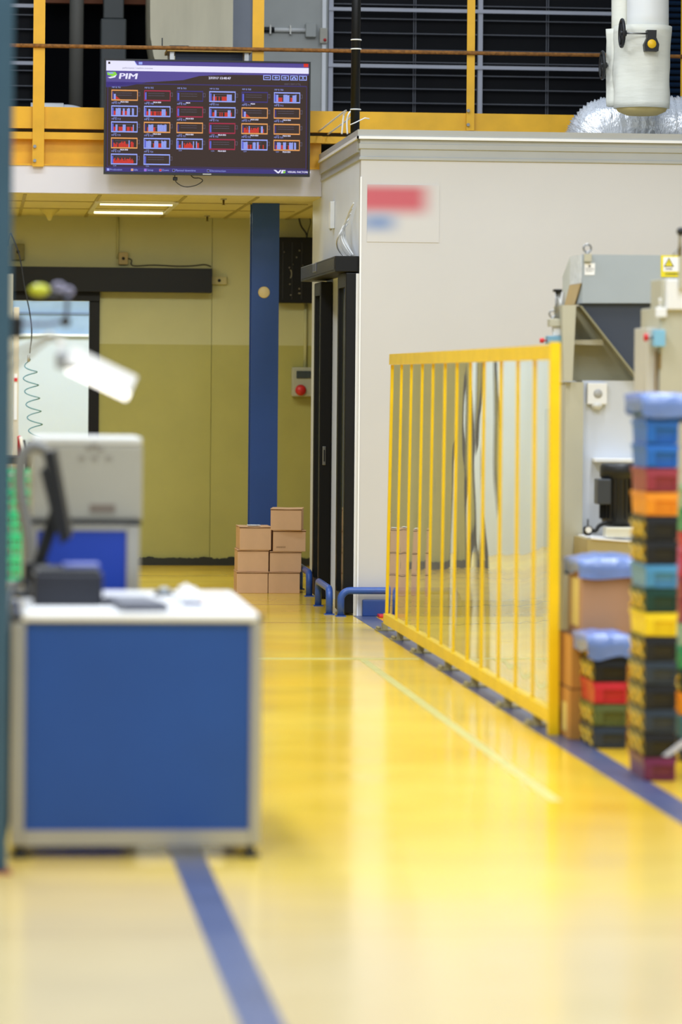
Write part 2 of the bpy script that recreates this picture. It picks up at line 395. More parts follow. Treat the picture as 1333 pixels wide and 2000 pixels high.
# ================================================================= door_1 : black framed doorway at the back
d1 = struct('door_1', B(pj.x, po.x, YB - .03, YB + .12, 0, po.z), M_black, 'black upright of the bright doorway')
a = at(10, 520, YB - .14); c = at(414, 572, YB - .14)
B(-.35, c.x, YB - .16, YB - .021, c.z, a.z).build('door_track', M_black, d1)
B(-.35, pj.x, YB - .06, YB - .001, po.z, c.z).build('lintel', M_black, d1)
# window in the far room : bluish upper glazing and white ledge
YR = YB + 2.6
zl = at(100, 657, YR).z
wn = struct('window_1', B(-.6, 1.35, YR - .02, YR - .001, zl + .02, 2.55), mat('blue_glazing', (168, 192, 222), 0.15, var=0.25, scale=2.2), 'bluish glazing high in the bright room')
B(-.6, 1.35, YR - .05, YR - .021, zl, zl + .022).build('window_sill', mat('sill_white', (255, 255, 255), 0.3, var=0), wn)
B(-.6, 1.35, YR - .04, YR - .021, zl + .19, zl + .21).build('window_bar', mat('grey_glazing_bar', (120, 140, 175), 0.4), wn)

# ================================================================= blue column
YP = YM + 1.0
a = at(490, 760, YP); c = at(543.5, 760, YP)
t = thing('column', 'tall blue steel column behind the stacked cartons', 'column', ((a.x + c.x) / 2, YP + .1, 0))
B(a.x, c.x, YP, YP + .012, 0.01, ZC - .001).box(a.x, c.x, YP + .188, YP + .2, 0.01, ZC - .001).box((a.x + c.x) / 2 - .006, (a.x + c.x) / 2 + .006, YP + .012, YP + .188, .01, ZC - .001).build('column_shaft', M_col, t)
B(a.x - .05, c.x + .05, YP - .05, YP + .25, 0, .012).build('base_plate', M_col, t)
q = at(516, 571, YP)
MB().lathe([(0, -.012), (.035, -.012), (.043, -.006), (.044, 0)], (q.x, YP, q.z), 20, 'Y').build('round_cap', mat('cream_cap', (226, 206, 150), 0.5), t)

# ================================================================= sliding door on the cleanroom side wall
zh0 = at(690, 531, YC + .05).z; zh1 = at(690, 500, YC + .05).z
hx = at(655, 515, YC + .05).x
Yh1 = atX(588, 520, hx).y
d2 = struct('door_2', B(hx, XW - .002, YC + .05, Yh1, zh0, zh1, bev=.004), M_black, 'black header box of the sliding door')
b = MB(); b.box(hx - .004, hx, YC + .09, Yh1 - .05, zh0 + .015, zh1 - .015); b.build('cover_strip', mat('dark_cover', (52, 52, 56), 0.3), d2)
q = atX(617, 523, hx)
B(hx - .012, hx - .004, q.y - .12, q.y + .12, q.z - .03, q.z + .03, bev=.004).build('sensor', mat('sensor_grey', (120, 122, 130), 0.2), d2)
def leaf(parent, x0, x1, y0, y1, z0, z1):
    w_ = .07
    f_ = MB(); f_.box(x0, x1, y0, y0 + w_, z0, z1, bev=.006); f_.box(x0, x1, y1 - w_, y1, z0, z1, bev=.006)
    f_.box(x0, x1, y0 + w_, y1 - w_, z1 - .09, z1); f_.box(x0, x1, y0 + w_, y1 - w_, z0, z0 + .12)
    l_ = f_.build('door_leaf', M_black, parent)
    B((x0 + x1) / 2 - .02, (x0 + x1) / 2 + .01, y0 + w_, y1 - w_, z0 + .12, z1 - .09).build('glass', M_glassd, l_)
    return l_
A0 = at(673, 900, YC + .06).x; A1 = at(696, 900, YC + .06).x
l1 = leaf(d2, A0, A1, YC + .06, atX(657, 900, A0).y, .012, zh0 - .005)
Y2 = Yj1 - .02
B0 = at(624, 900, Y2).x; B1 = at(647, 900, Y2).x
l2 = leaf(d2, B0, B1, Y2, atX(611.5, 900, B0).y, .012, zh0 - .02)
q = at(633.5, 890, Y2)
B(q.x - .012, q.x + .012, Y2 - .012, Y2 - .001, q.z - .065, q.z + .065, bev=.004).build('door_handle', M_steel, l2)
B(q.x - .005, q.x + .005, Y2 - .016, Y2 - .012, q.z - .04, q.z + .04).build('handle_slot', M_blackp, l2)
struct('trim_12', B(XW - .02, XW - .001, YC + .05, Yj0, .0, zh0 - .01), M_cornice_w, 'white strip behind the near door leaf')

# white junction strip and dangling cables above the header
xw = XW - .001
a = atX(657, 392, xw); c = atX(657, 445, xw)
t = thing('cable_outlet', 'white cable outlet with dangling white cables above the black door header', 'outlet', (xw, a.y, c.z))
B(xw - .03, xw, a.y + .1, a.y + .22, c.z, a.z, bev=.003).build('outlet_plate', M_white, t)
B(xw - .004, xw, a.y + .3, a.y + .42, c.z, a.z - .03).build('slot', mat('olive_slot', (150, 140, 80), .6), t)
for k in range(5):
    r_ = random.Random(k); pts = []
    y0 = YC + .25 + .1 * k; z0 = a.z - .08 - .03 * k; ex = -.02 - .01 * k
    for i in range(17):
        u = i / 16; pts.append((xw - .02 - .05 * math.sin(PI * u) * (.5 + .25 * k) , y0 + (.35 - .12 * k) * math.sin(PI * u * (1 + .15 * k)), z0 + (zh1 + .012 - z0) * u))
    MB().tube(pts, .0055, 8).build('cable', M_white, t)

# ================================================================= mezzanine rail posts and rails
def post(px, lab, y1=-90, y0=326):
    a = at(px, 150, YM - .06); w_ = .041 if px < 900 else .028
    zb = at(px, y0, YM).z
    t = thing('railing_post', lab, 'post', (a.x, YM - .04, zb), 'yellow posts of the mezzanine railing')
    B(a.x - w_, a.x + w_, YM - .062, YM - .051, zb, ztop).box(a.x + w_ - .01, a.x + w_, YM - .051, YM - .035, zb, ztop).build('upright', M_yel, t)
    for dz in (.04, .14): MB().lathe([(0.012, -.03), (.012, 0), (0, .002)], (a.x - w_ * .6, YM - .05, zb + dz), 8, 'Y').build('bolt', M_steel, t)
post(76, 'yellow railing post left of the screen')
post(504, 'yellow railing post rising behind the top right of the screen', y0=256)
post(920, 'yellow railing post in front of the wide louvres', y0=256)
pr = at(300, 93, YM - .08)
tag(MB().tube([(XL, YM - .075, pr.z), (XR, YM - .075, pr.z)], .014, 8).build('handrail', M_rust), 'rusty yellow steel rail running across the mezzanine', 'handrail')

# ================================================================= screen
YT = YM - .28
tl = at(203, 117, YT); br = at(606, 342, YT)
SX0, SX1, SZ0, SZ1 = tl.x, br.x, br.z, tl.z
SX1 = at(606.5, 230, YT).x; SX0 = at(203.5, 230, YT).x; SZ1 = at(405, 117.5, YT).z; SZ0 = at(405, 342.5, YT).z
SW = SX1 - SX0; SH = SZ1 - SZ0
tv = thing('television', 'large wall screen showing rows of purple and red machine charts', 'screen', ((SX0 + SX1) / 2, YT + .03, SZ0))
b = MB(); bz = .012
b.box(SX0, SX1, YT, YT + .05, SZ0, SZ0 + bz * 1.4); b.box(SX0, SX1, YT, YT + .05, SZ1 - bz, SZ1); b.box(SX0, SX0 + bz, YT, YT + .05, SZ0 + bz * 1.4, SZ1 - bz); b.box(SX1 - bz, SX1, YT, YT + .05, SZ0 + bz * 1.4, SZ1 - bz)
b.box(SX0 + .01, SX1 - .01, YT + .03, YT + .06, SZ0 + .01, SZ1 - .01)
b.build('bezel', M_blackp, tv)
EM = [('scr_bg', (58, 42, 34), .9), ('scr_top', (62, 52, 120), .9), ('scr_white', (232, 230, 255), .95), ('scr_blue', (92, 98, 205), .95), ('scr_lblue', (150, 165, 245), .95), ('scr_red', (215, 55, 40), .9), ('scr_orange', (232, 160, 90), .9), ('scr_crim', (165, 40, 70), .9), ('scr_green', (140, 220, 60), .9), ('scr_grey', (110, 105, 130), .8), ('scr_violet', (165, 95, 225), .9), ('scr_band', (86, 74, 150), .9)]
EMM = [mat(n_, c_, .3, emit=e_, var=0) for n_, c_, e_ in EM]; EI = {n_: i for i, (n_, _, _) in enumerate(EM)}
for m_ in EMM:
    m_.node_tree.nodes['Principled BSDF'].inputs['Specular IOR Level'].default_value = .12
    bb = m_.node_tree.nodes['Principled BSDF']; bb.inputs['Emission Color'].default_value = bb.inputs['Base Color'].default_value; bb.inputs['Base Color'].default_value = (.01, .01, .012, 1)
DX0, DX1, DZ0, DZ1 = SX0 + bz, SX1 - bz, SZ0 + bz * 1.4, SZ1 - bz
def sp(u, v): return (DX0 + (DX1 - DX0) * u, DZ1 - (DZ1 - DZ0) * v)
scr = MB(); lay = YT + .029
def rect(mm, u0, v0, u1, v1, lv=1, mb=None):
    mb = mb or scr
    mb.mi = EI[mm]; x0, z1_ = sp(u0, v0); x1, z0_ = sp(u1, v1); y = lay - .0006 * lv
    mb.add([(x0, y, z0_), (x1, y, z0_), (x1, y, z1_), (x0, y, z1_)], [[0, 1, 2, 3]])
def poly(mm, pts, lv=1):
    scr.mi = EI[mm]; scr.add([(sp(u, v)[0], lay - .0006 * lv, sp(u, v)[1]) for u, v in pts], [list(range(len(pts)))])
def stext(mm, s_, u, v, size, align='LEFT', lv=3, shear=0, bold=0, sx=1.0):
    scr.mi = EI[mm]; x, z = sp(u, v)
    for k in ((0,) if not bold else (-1, 0, 1)): scr.text(s_, size, (x + k * bold, lay - .0006 * lv - .0001 * k, z), align, shear, 0, sx=sx)
def frame(mm, u0, v0, u1, v1, tu, tv_, lv=2):
    rect(mm, u0, v0, u1, v0 + tv_, lv); rect(mm, u0, v1 - tv_, u1, v1, lv); rect(mm, u0, v0 + tv_, u0 + tu, v1 - tv_, lv); rect(mm, u1 - tu, v0 + tv_, u1, v1 - tv_, lv)
rect('scr_bg', 0, 0, 1, 1, 0)
rect('scr_band', 0, 0, 1, .04, 1); poly('scr_lblue', [(.0, 0), (.14, 0), (.155, .038), (0, .038)], 2); rect('scr_lblue', .16, .008, .178, .03, 2); rect('scr_red', .975, .0, .998, .03, 2)
rect('scr_white', 0, .038, 1, .09, 2); poly('scr_white', [(.0, .0), (.138, 0), (.15, .04), (0, .04)], 3)
stext('scr_grey', 'performance / machine overview', .08, .064, .016, lv=4); rect('scr_bg', .01, .01, .02, .03, 4)
poly('scr_band', [(0, .09), (1, .09), (1, .105), (.6, .11), (.46, .125), (.38, .165), (.2, .19), (.1, .215), (0, .23)], 1)
poly('scr_top', [(0, .19), (.2, .19), (.1, .23), (0, .24)], 1)
stext('scr_white', 'PIM', .06, .14, .058, lv=4, shear=.12, bold=.0028, sx=1.5)
poly('scr_green', [(.004, .105), (.045, .1), (.055, .125), (.04, .15), (.01, .155), (.03, .135), (.008, .13)], 3); poly('scr_lblue', [(.006, .105), (.03, .105), (.04, .115), (.02, .118)], 4); poly('scr_white', [(.008, .15), (.035, .142), (.052, .125), (.045, .15), (.02, .16)], 4)
stext('scr_grey', 'Production Intelligence Manager', .002, .165, .0135, lv=4)
stext('scr_white', '27/7/17 13:40:47', .505, .143, .023, lv=4, bold=.0008)
stext('scr_grey', 'מוסר ספר אילון', .88, .187, .018, lv=4); scr.mi = EI['scr_lblue']
for k in range(5):
    u = .775 + .0445 * k; frame('scr_lblue', u, .108, u + .038, .152, .004, .007, 3)
    if k == 0: rect('scr_lblue', u + .009, .127, u + .029, .134, 3)
    elif k == 4: stext('scr_lblue', 'X', u + .019, .13, .03, 'CENTER', 4, bold=.001)
    elif k == 3: poly('scr_lblue', [(u + .008, .143), (u + .008, .13), (u + .019, .117), (u + .03, .13), (u + .03, .143), (u + .023, .143), (u + .023, .133), (u + .015, .133), (u + .015, .143)], 3)
    elif k == 1: poly('scr_lblue', [(u + .009, .13), (u + .019, .118), (u + .019, .125), (u + .029, .125), (u + .029, .135), (u + .019, .135), (u + .019, .142)], 3)
    else: poly('scr_lblue', [(u + .029, .13), (u + .019, .118), (u + .019, .125), (u + .009, .125), (u + .009, .135), (u + .019, .135), (u + .019, .142)], 3)
frame('scr_top', .008, .205, .992, .95, .0025, .004, 1); rect('scr_top', .008, .2, .99, .204, 2)
rows = [['o', 'c', 'b', 'L', 'b', 'L'], ['L', 'L', 'c', 'L', 'o', 'o'], ['L', 'o', 'o', 'c', 'o', 'o'], ['o', 'L', 'L', 'c', 'L', 'o'], ['L', 'L']]
fill = [['s', '', '', 'm', '', 'w'], ['w', 'm', '', 'm', 's', ''], ['m', 'w', '', '', 'r', ''], ['r', 'w', 'r', '', 'w', 'w'], ['r', '']]
cm = {'o': 'scr_orange', 'c': 'scr_crim', 'b': 'scr_top', 'L': 'scr_lblue'}
us = [.027, .188, .349, .509, .669, .829]; vs_ = [.26, .402, .545, .69, .835]
for ri, row in enumerate(rows):
    for ci, k in enumerate(row):
        u0 = us[ci]; v0 = vs_[ri]; u1 = u0 + .13; v1 = v0 + .098; c_ = cm[k]
        rr_ = random.Random(ri * 10 + ci)
        stext('scr_lblue', 'MP B %d' % (701 + ri * 6 + ci), u0 + .002, v0 - .02, .0165, lv=3)
        frame(c_, u0, v0, u1, v1, .0035, .011, 2)
        frame('scr_grey', u1, v0 + .02, u1 + .011, v0 + .055, .0015, .003, 2)
        rect('scr_blue' if k != 'o' else 'scr_top', u0 + .004, v0 + .02, u0 + .012, v1 - .012, 2)
        for q in range(2): rect('scr_grey', u0 + .02, v0 + .028 + .02 * q, u1 - .03, v0 + .0305 + .02 * q, 2)
        stext('scr_lblue', '1234', u0 + .01, v1 + .012, .012, lv=3)
        if k in 'obc': stext('scr_white', 'MLN 850' if k != 'b' else 'MLN', u0 + .045, v1 + .012, .0145, lv=3, bold=.0006)
        kind = fill[ri][ci]; nb = 20; ubar = (u1 - u0 - .03) / nb
        if kind:
            for j in range(nb):
                x_ = u0 + .012 + j * ubar; v_ = rr_.random()
                blk = noise.noise(Vector((j * .32, ri * 5.1 + ci * 2.3, 1.7)))
                if kind == 's': hh, cc = (.7, 'scr_lblue') if j < 2 else ((.3 * (5 - j) / 3 + .1, 'scr_red') if j < 6 else (0, ''))
                elif kind == 'r': hh, cc = (.35 + .4 * v_, 'scr_red') if blk > -.2 else ((.9, 'scr_lblue') if v_ > .6 else (0, ''))
                elif kind == 'w': hh, cc = (.85 + .1 * v_, 'scr_lblue') if blk > -.08 else ((.55, 'scr_red') if v_ > .4 else (0, ''))
                else: hh, cc = (.85, 'scr_lblue') if blk > .12 else ((.55, 'scr_red') if v_ > .3 else (0, ''))
                if hh: rect(cc, x_, v1 - .012 - hh * (v1 - v0 - .03), x_ + ubar * .86, v1 - .012, 3)
rect('scr_top', 0, .957, 1, 1, 1)
u = .008
for s_, c_ in (('Production', 'scr_lblue'), ('Idle', 'scr_orange'), ('Setup', 'scr_violet'), ('Down', 'scr_red'), ('Planned downtime', 'scr_bg'), ('Disconnection', 'scr_bg')):
    rect(c_, u, .968, u + .012, .99, 2); frame('scr_lblue', u, .968, u + .012, .99, .001, .002, 3); stext('scr_lblue', s_, u + .015, .979, .019, lv=3); u += .03 + .0088 * len(s_)
poly('scr_white', [(.83, .962), (.842, .962), (.853, .98), (.862, .962), (.87, .962), (.858, .992), (.85, .992)], 3); poly('scr_white', [(.872, .962), (.89, .962), (.888, .97), (.879, .97), (.877, .992), (.866, .992)], 3); poly('scr_green', [(.88, .975), (.89, .972), (.888, .99), (.876, .992)], 4)
stext('scr_white', 'VISUAL FACTORIES', .9, .98, .019, lv=3, bold=.0006)
scr.build('display', EMM, tv, rec=False)
B((SX0 + SX1) / 2 - .03, (SX0 + SX1) / 2 + .03, YT - .001, YT + .001, SZ0 + .004, SZ0 + .012).build('badge', M_alu, tv)
B((SX0 + SX1) / 2 - .25, (SX0 + SX1) / 2 + .25, YT + .06, YM - .061, SZ0 + .25, SZ0 + .32).build('wall_bracket', M_blackp, tv)
q = at(342, 346, YT + .05); pts = []
for (x_, y_) in ((342, 335), (342, 347), (344, 355), (355, 363), (368, 365), (385, 361), (396, 353), (390, 348), (378, 347), (370, 338)):
    pts.append(at(x_, y_, YT + .055))
def smooth(pts, n=6):
    out = []; P = [Vector(p) for p in pts]; P = [P[0]] + P + [P[-1]]
    for i in range(1, len(P) - 2):
        for k in range(n):
            t_ = k / n; p0, p1, p2, p3 = P[i - 1], P[i], P[i + 1], P[i + 2]
            out.append(0.5 * ((2 * p1) + (-p0 + p2) * t_ + (2 * p0 - 5 * p1 + 4 * p2 - p3) * t_ ** 2 + (-p0 + 3 * p1 - 3 * p2 + p3) * t_ ** 3))
    out.append(P[-2]); return out
MB().tube(smooth(pts), .0035, 6).build('cable', M_blackp, tv)
B(at(338, 345, YT + .05).x, at(347, 345, YT + .05).x, YT + .045, YT + .065, at(342, 352, YT).z, at(342, 345, YT).z, bev=.004).build('plug', M_blackp, tv)

# ================================================================= behind the mezzanine rail
def louvre(px0, px1, lab, ys, yw, posts, y_bot=216, extra=True, Y=YU, cl=None):
    a = at(px0, y_bot, Y); c = at(px1, y_bot, Y); zt = ztop
    t = thing('louvre_window', lab, 'window louvre', ((a.x + c.x) / 2, Y, a.z), cl)
    B(a.x, c.x, Y + .09, Y + .11, a.z - .3, zt).build('dark_pane', mat('night_glass', (9, 11, 17), 0.6, var=.2, spec=.2), t)
    f_ = MB()
    for px in posts: x = at(px, 100, Y).x; f_.box(x - .018, x + .018, Y - .03, Y + .02, a.z - .3, zt)
    if posts: f_.build('mullion', M_barw, t)
    for y_ in ys:
        z_ = at(px0, y_, Y).z; MB().obox(((a.x + c.x) / 2, Y + .035, z_), (c.x - a.x, .03, .007), rx=.15).build('slat', M_bar, t)
    for y_ in yw:
        z_ = at(px0, y_, Y).z; B(a.x - .02, c.x, Y - .045, Y - .031, z_ - .014, z_ + .014).build('flat_bar', M_barw, t)
    return t
louvre(645, 1215, 'wide dark louvred window with pale bars above the enclosed room', (6, 34, 62, 94, 118, 143, 170, 198), (18, 128), (646, 938), cl=None)
tt = S.objects['louvre_window']
b = MB()
for px in (812, 1072): x = at(px, 100, YU).x; b.box(x - .01, x - .004, YU + .07, YU + .08, z1, ztop); b.box(x + .006, x + .012, YU + .07, YU + .08, z1, ztop)
b.build('rear_rail', M_bar, tt)
louvre(-60, 74, 'narrow dark louvred window left of the yellow railing post', (26, 54, 84, 110, 135, 165, 192), (10, 122), (70,))
t = louvre(1262, 1420, 'dark blue shutter right of the white insulated pipe', (), (), (1418,))
b = MB()
a = at(1262, 200, YU); c = at(1420, 200, YU)
for k in range(34): b.obox(((a.x + c.x) / 2, YU + .05, a.z - .1 + k * .05), (c.x - a.x, .03, .02), rx=.6)
b.build('shutter_slats', mat('blue_shutter', (26, 50, 78), 0.4), t)
# yellow post at far right edge
post(1338, 'yellow railing post at the right edge behind the pipe', y0=256)
# grey wall panels with conduit
a = at(455, 0, YU - .05); c = at(500, 230, YU - .05)
struct('wall_panel_1', B(a.x, c.x, YU - .08, YU, z1, ztop), mat('blue_grey_panel', (168, 174, 188), 0.45), 'narrow blue grey panel beside the cream tank')
a = at(501, 0, YU - .05); c = at(640, 230, YU - .05)
struct('wall_panel_2', B(a.x + .03, c.x, YU - .04, YU + .02, z1, ztop), mat('pale_grey_panel', (178, 180, 176), 0.45), 'pale grey wall panel behind the conduit')
struct('trim_13', B(a.x - .03, a.x + .012, YU - .12, YU, z1, ztop).box(c.x - .05, c.x - .02, YU - .09, YU - .04, z1, ztop), M_cornice_w, 'white upright edges of the grey panel')
q = at(512, 57, YU - .1); r_ = at(600, 60, YU - .1)
t = thing('conduit', 'white electrical conduit with grey junction box on the grey panel', 'conduit', (r_.x, YU - .07, r_.z))
MB().tube([(q.x, YU - .065, q.z), (r_.x, YU - .065, q.z)], .018, 10).build('pipe', M_white, t)
MB().tube([(q.x - .02, YU - .065, q.z), (q.x + .1, YU - .065, q.z)], .022, 10).build('sleeve', M_blackp, t)
B(r_.x - .01, r_.x + .075, YU - .1, YU - .041, q.z - .055, q.z + .055, bev=.006).build('junction_box', MATS['pale_grey_panel'], t)
b = MB()
for px in (527, 566): x = at(px, 60, YU).x; b.box(x - .006, x + .006, YU - .09, YU - .041, q.z - .035, q.z + .035)
b.build('clamp', M_alu, t)
q = at(632, 70, YU - .1)
t = thing('switch_box', 'small grey switch box with a red button beside the junction box', 'switch', (q.x, YU - .09, q.z - .06))
B(q.x - .03, q.x + .03, YU - .13, YU - .091, q.z - .06, q.z + .06, bev=.005).build('housing', mat('warm_grey_box', (190, 186, 172), .5), t)
MB().lathe([(.0, -.012), (.012, -.01), (.013, 0)], (q.x + .01, YU - .13, q.z - .035), 12, 'Y').build('button', M_red, t)
# cream tank
a = at(293, 0, YU - 1.0); c = at(455, 0, YU - 1.0)
zb = at(330, 150, YU - 1.0).z
rx_ = c.x - a.x
b = MB(); pf = []
outl = [(c.x, zb - .3), (a.x + .2, zb - .3), (a.x + .1, zb - .02), (a.x + .03, zb + .15), (a.x + .004, zb + .3), (a.x, zb + .5), (a.x, ztop), (c.x, ztop)]
b.prism(outl, YU - 1.05, YU - .25)
tag(b.build('storage_tank', M_tank), 'large stained cream tank with a curved lower edge above the screen', 'tank')
# pipes in the dark recess
a = at(150, 0, YU - .5)
tag(MB().tube([(a.x, YU - .5, z1 + .02), (a.x, YU - .5, ztop)], .055, 16).build('riser_pipe', mat('dim_grey_pipe', (104, 102, 96), .6)), 'round grey pipe in the dark recess left of the screen', 'pipe')
a = at(222, 0, YU - .4)
t = thing('air_duct', 'square grey duct with a wider collar above the screen', 'duct', (a.x, YU - .4, z1))
zc = at(222, 38, YU - .4).z
B(a.x - .08, a.x + .08, YU - .45, YU - .3, zc, ztop, bev=.01).build('duct_shaft', mat('dim_duct', (70, 74, 74), .5), t)
B(a.x - .1, a.x + .1, YU - .48, YU - .28, z1 + .02, zc, bev=.012).build('collar', MATS['dim_duct'], t)
a = at(88, 25, YU - .2); c = at(293, 25, YU - .2)
tag(B(a.x, c.x, YU - .2, YU - .1, at(200, 12, YU).z, ztop).build('wooden_beam', mat('brown_beam', (120, 66, 34), .7)), 'brown beam at the top of the dark recess', 'beam')
a = at(105, 200, YM + .8)
t = thing('white_duct', 'white horizontal duct lying on the mezzanine behind the yellow post', 'duct', (a.x, YM + .8, z1 + .02))
rr0 = at(88, 190, YM + .8); rr1 = at(140, 196, YM + .8); zz = z1 + .13
MB().tube([(at(60, 200, YM + .8).x, YM + .8, zz), (at(124, 200, YM + .8).x, YM + .8, zz)], .11, 20).build('sleeve', M_white, t)
MB().tube(smooth([(at(124, 200, YM + .8).x, YM + .8, zz), (at(140, 200, YM + .8).x, YM + .8, zz - .003), (at(155, 205, YM + .8).x, YM + .82, zz - .02), (at(170, 212, YM + .8).x, YM + .86, zz - .06)], 4), [.1] * 13, 20).build('elbow', mat('duct_grey_white', (206, 208, 214), .4), t)
# shelf board with router behind the rail
a = at(327, 97, YM + .35); c = at(492, 97, YM + .35)
t = thing('side_table', 'low table with a yellow edged top just above the screen', 'table', ((a.x + c.x) / 2, YM + .5, z1 + .02))
B(a.x, c.x, YM + .35, YM + .75, a.z - .01, a.z + .012).build('table_top', mat('yellow_board', (196, 152, 60), .5), t)
for x_ in (a.x + .02, c.x - .05):
    for y_ in (YM + .37, YM + .7): B(x_, x_ + .03, y_, y_ + .03, z1 + .02, a.z - .011).build('leg', M_white, t)
B(a.x + .06, c.x - .06, YM + .4, YM + .42, a.z - .12, a.z - .011).build('apron', mat('dark_blue_board', (22, 34, 54), .6), t)
q = at(350, 90, YM + .4)
t = thing('router', 'flat black router with an antenna on the yellow edged table', 'router', (q.x, YM + .45, a.z + .012))
b = MB(); b.box(q.x - .075, q.x + .075, YM + .38, YM + .5, a.z + .0125, a.z + .035, bev=.01); b.build('case', M_blackp, t)
b = MB()
for k in range(9): b.box(q.x - .07 + k * .016, q.x - .062 + k * .016, YM + .376, YM + .38, a.z + .017, a.z + .031)
b.build('vent', mat('router_grey', (70, 70, 78), .5), t)
x_ = at(317, 90, YM + .4).x; B(x_ - .004, x_ + .004, YM + .4, YM + .408, a.z + .013, at(317, 74, YM + .4).z).build('antenna', M_blackp, t)

# black cable riser with zip ties
a = at(696, 100, YC + .5)
t = thing('cable_riser', 'thick black cable riser with white cable ties above the corner of the enclosed room', 'cable', (a.x, YC + .5, z_room - .06))
xb = at(694, 230, YC + .5).x
MB().tube([(xb, YC + .5, z_room - .059), (a.x, YC + .5, z_room + 1.6)], .03, 12).build('sheath', M_black, t)
for y_ in (78, 96, 214):
    z_ = at(696, y_, YC + .5).z; MB().tube([(a.x + .0325 * math.cos(k * PI / 8), YC + .5 + .0325 * math.sin(k * PI / 8), z_) for k in range(16)], .0045, 6, closed=True).build('cable_tie', M_white, t)
z_ = at(696, 240, YC + .5).z; MB().tube([(xb - .035, YC + .465, z_ - .015), (xb, YC + .462, z_), (xb + .06, YC + .462, z_ + .03), (xb + .09, YC + .462, z_ + .025)], .004, 6).build('cable_tie', M_white, t)
for k, dx in enumerate((0, 1)):
    pts = [at(x_, y_, YC + .9) for x_, y_ in ([(668, 262), (670, 240), (672, 224), (673, 218)] if k == 0 else [(679, 262), (678, 235), (683, 220), (690, 217), (692, 224)])]
    tag(MB().tube(smooth(pts + [Vector((pts[-1].x, YM - .03, pts[-1].z - .01))]), .006, 8).build('cable', M_white), ['straight white cable looping over the yellow kick plate', 'bent white cable next to the black cable riser'][k], 'cable')

# ================================================================= blurred sign on the wall
a = at(718, 360, YC); c = at(858, 474, YC)
sm = bpy.data.materials.new('faded_print'); sm.use_nodes = True; nt = sm.node_tree; Ls = nt.links; Nn = nt.nodes; bs = Nn['Principled BSDF']; bs.inputs['Roughness'].default_value = .5
tc = Nn.new('ShaderNodeTexCoord'); sx = Nn.new('ShaderNodeSeparateXYZ'); Ls.new(tc.outputs['Generated'], sx.inputs[0])
def rng(src, a0, a1, t0=0, t1=1):
    r = Nn.new('ShaderNodeMapRange'); r.interpolation_type = 'SMOOTHSTEP'; r.inputs['From Min'].default_value = a0; r.inputs['From Max'].default_value = a1; r.inputs['To Min'].default_value = t0; r.inputs['To Max'].default_value = t1; Ls.new(src, r.inputs['Value']); return r.outputs[0]
def mul(p, q):
    m = Nn.new('ShaderNodeMath'); m.operation = 'MULTIPLY'; Ls.new(p, m.inputs[0]); Ls.new(q, m.inputs[1]); return m.outputs[0]
fr_ = mul(mul(rng(sx.outputs['Z'], .34, .7), rng(sx.outputs['Z'], 1.12, .84)), rng(sx.outputs['X'], 1.0, .62))
fb_ = mul(mul(rng(sx.outputs['Z'], .06, .34), rng(sx.outputs['Z'], .62, .34)), mul(rng(sx.outputs['X'], .56, .18), rng(sx.outputs['X'], -.4, .16)))
m1 = Nn.new('ShaderNodeMix'); m1.data_type = 'RGBA'; m1.inputs[6].default_value = rgb((206, 204, 203)); m1.inputs[7].default_value = rgb((198, 92, 104)); Ls.new(fr_, m1.inputs['Factor'])
m2 = Nn.new('ShaderNodeMix'); m2.data_type = 'RGBA'; Ls.new(m1.outputs[2], m2.inputs[6]); m2.inputs[7].default_value = rgb((132, 152, 192)); Ls.new(fb_, m2.inputs['Factor']); Ls.new(m2.outputs[2], bs.inputs['Base Color'])
tag(B(a.x, c.x, YC - .004, YC - .0005, c.z, a.z).build('wall_sign', sm), 'soft red and blue sign on the cream wall right of the sliding door', 'sign')

# ================================================================= insulated pipe and silver duct above the room
YI = YC + 1.2
ax = at(1252, 120, YI); zb = at(1250, 212, YI).z; zc = at(1250, 52, YI).z
t = thing('insulated_pipe', 'thick white insulated pipe hanging above the enclosed room', 'pipe', (ax.x, YI, zb))
R1 = (at(1312, 120, YI).x - at(1203, 120, YI).x) / 2
seg = []
def wavy(b, cx, cy, r, z0, z1_, n=14, amp=.012, sd=0, seg=36):
    vs = []; fs = []
    for i in range(n + 1):
        z_ = z0 + (z1_ - z0) * i / n
        for k in range(seg):
            q = 2 * PI * k / seg; d = amp * noise.noise(Vector((math.cos(q) * 2 + sd, math.sin(q) * 2, z_ * 5)))
            vs.append((cx + (r + d) * math.cos(q), cy + (r + d) * math.sin(q), z_))
    for i in range(n):
        for k in range(seg): fs.append([i * seg + k, i * seg + (k + 1) % seg, (i + 1) * seg + (k + 1) % seg, (i + 1) * seg + k])
    b.add(vs, fs, True); b.add(vs[:seg], [list(range(seg))[::-1]], False); b.add(vs[-seg:], [list(range(seg))], False)
b = MB(); wavy(b, ax.x + .01, YI, R1, zb, zc, amp=.018); b.build('insulation_sleeve', M_insul, t)
b = MB(); wavy(b, ax.x - R1 * .72, YI + .12, R1 * .4, zb + .02, zc - .01, amp=.015, sd=4); b.build('side_sleeve', M_insul, t)
MB().lathe([(R1 * .55, zb - .045), (R1 * .85, zb - .02), (R1 * .93, zb + .01)], (ax.x + .01, YI, 0), 30).build('end_ring', mat('tan_insulation', (206, 184, 120), .8), t)
xu = at(1266, 20, YI).x
b = MB(); wavy(b, xu, YI, R1 * .74, zc - .04, zc + 1.5, amp=.004); b.build('upper_pipe', M_white, t)
b = MB(); wavy(b, at(1222, 20, YI).x, YI + .15, R1 * .35, zc - .04, zc + 1.5, amp=.004, sd=2); b.build('upper_side_pipe', M_insul, t)
q = at(1271, 82, YI - R1)
yf = YI - R1 - .012
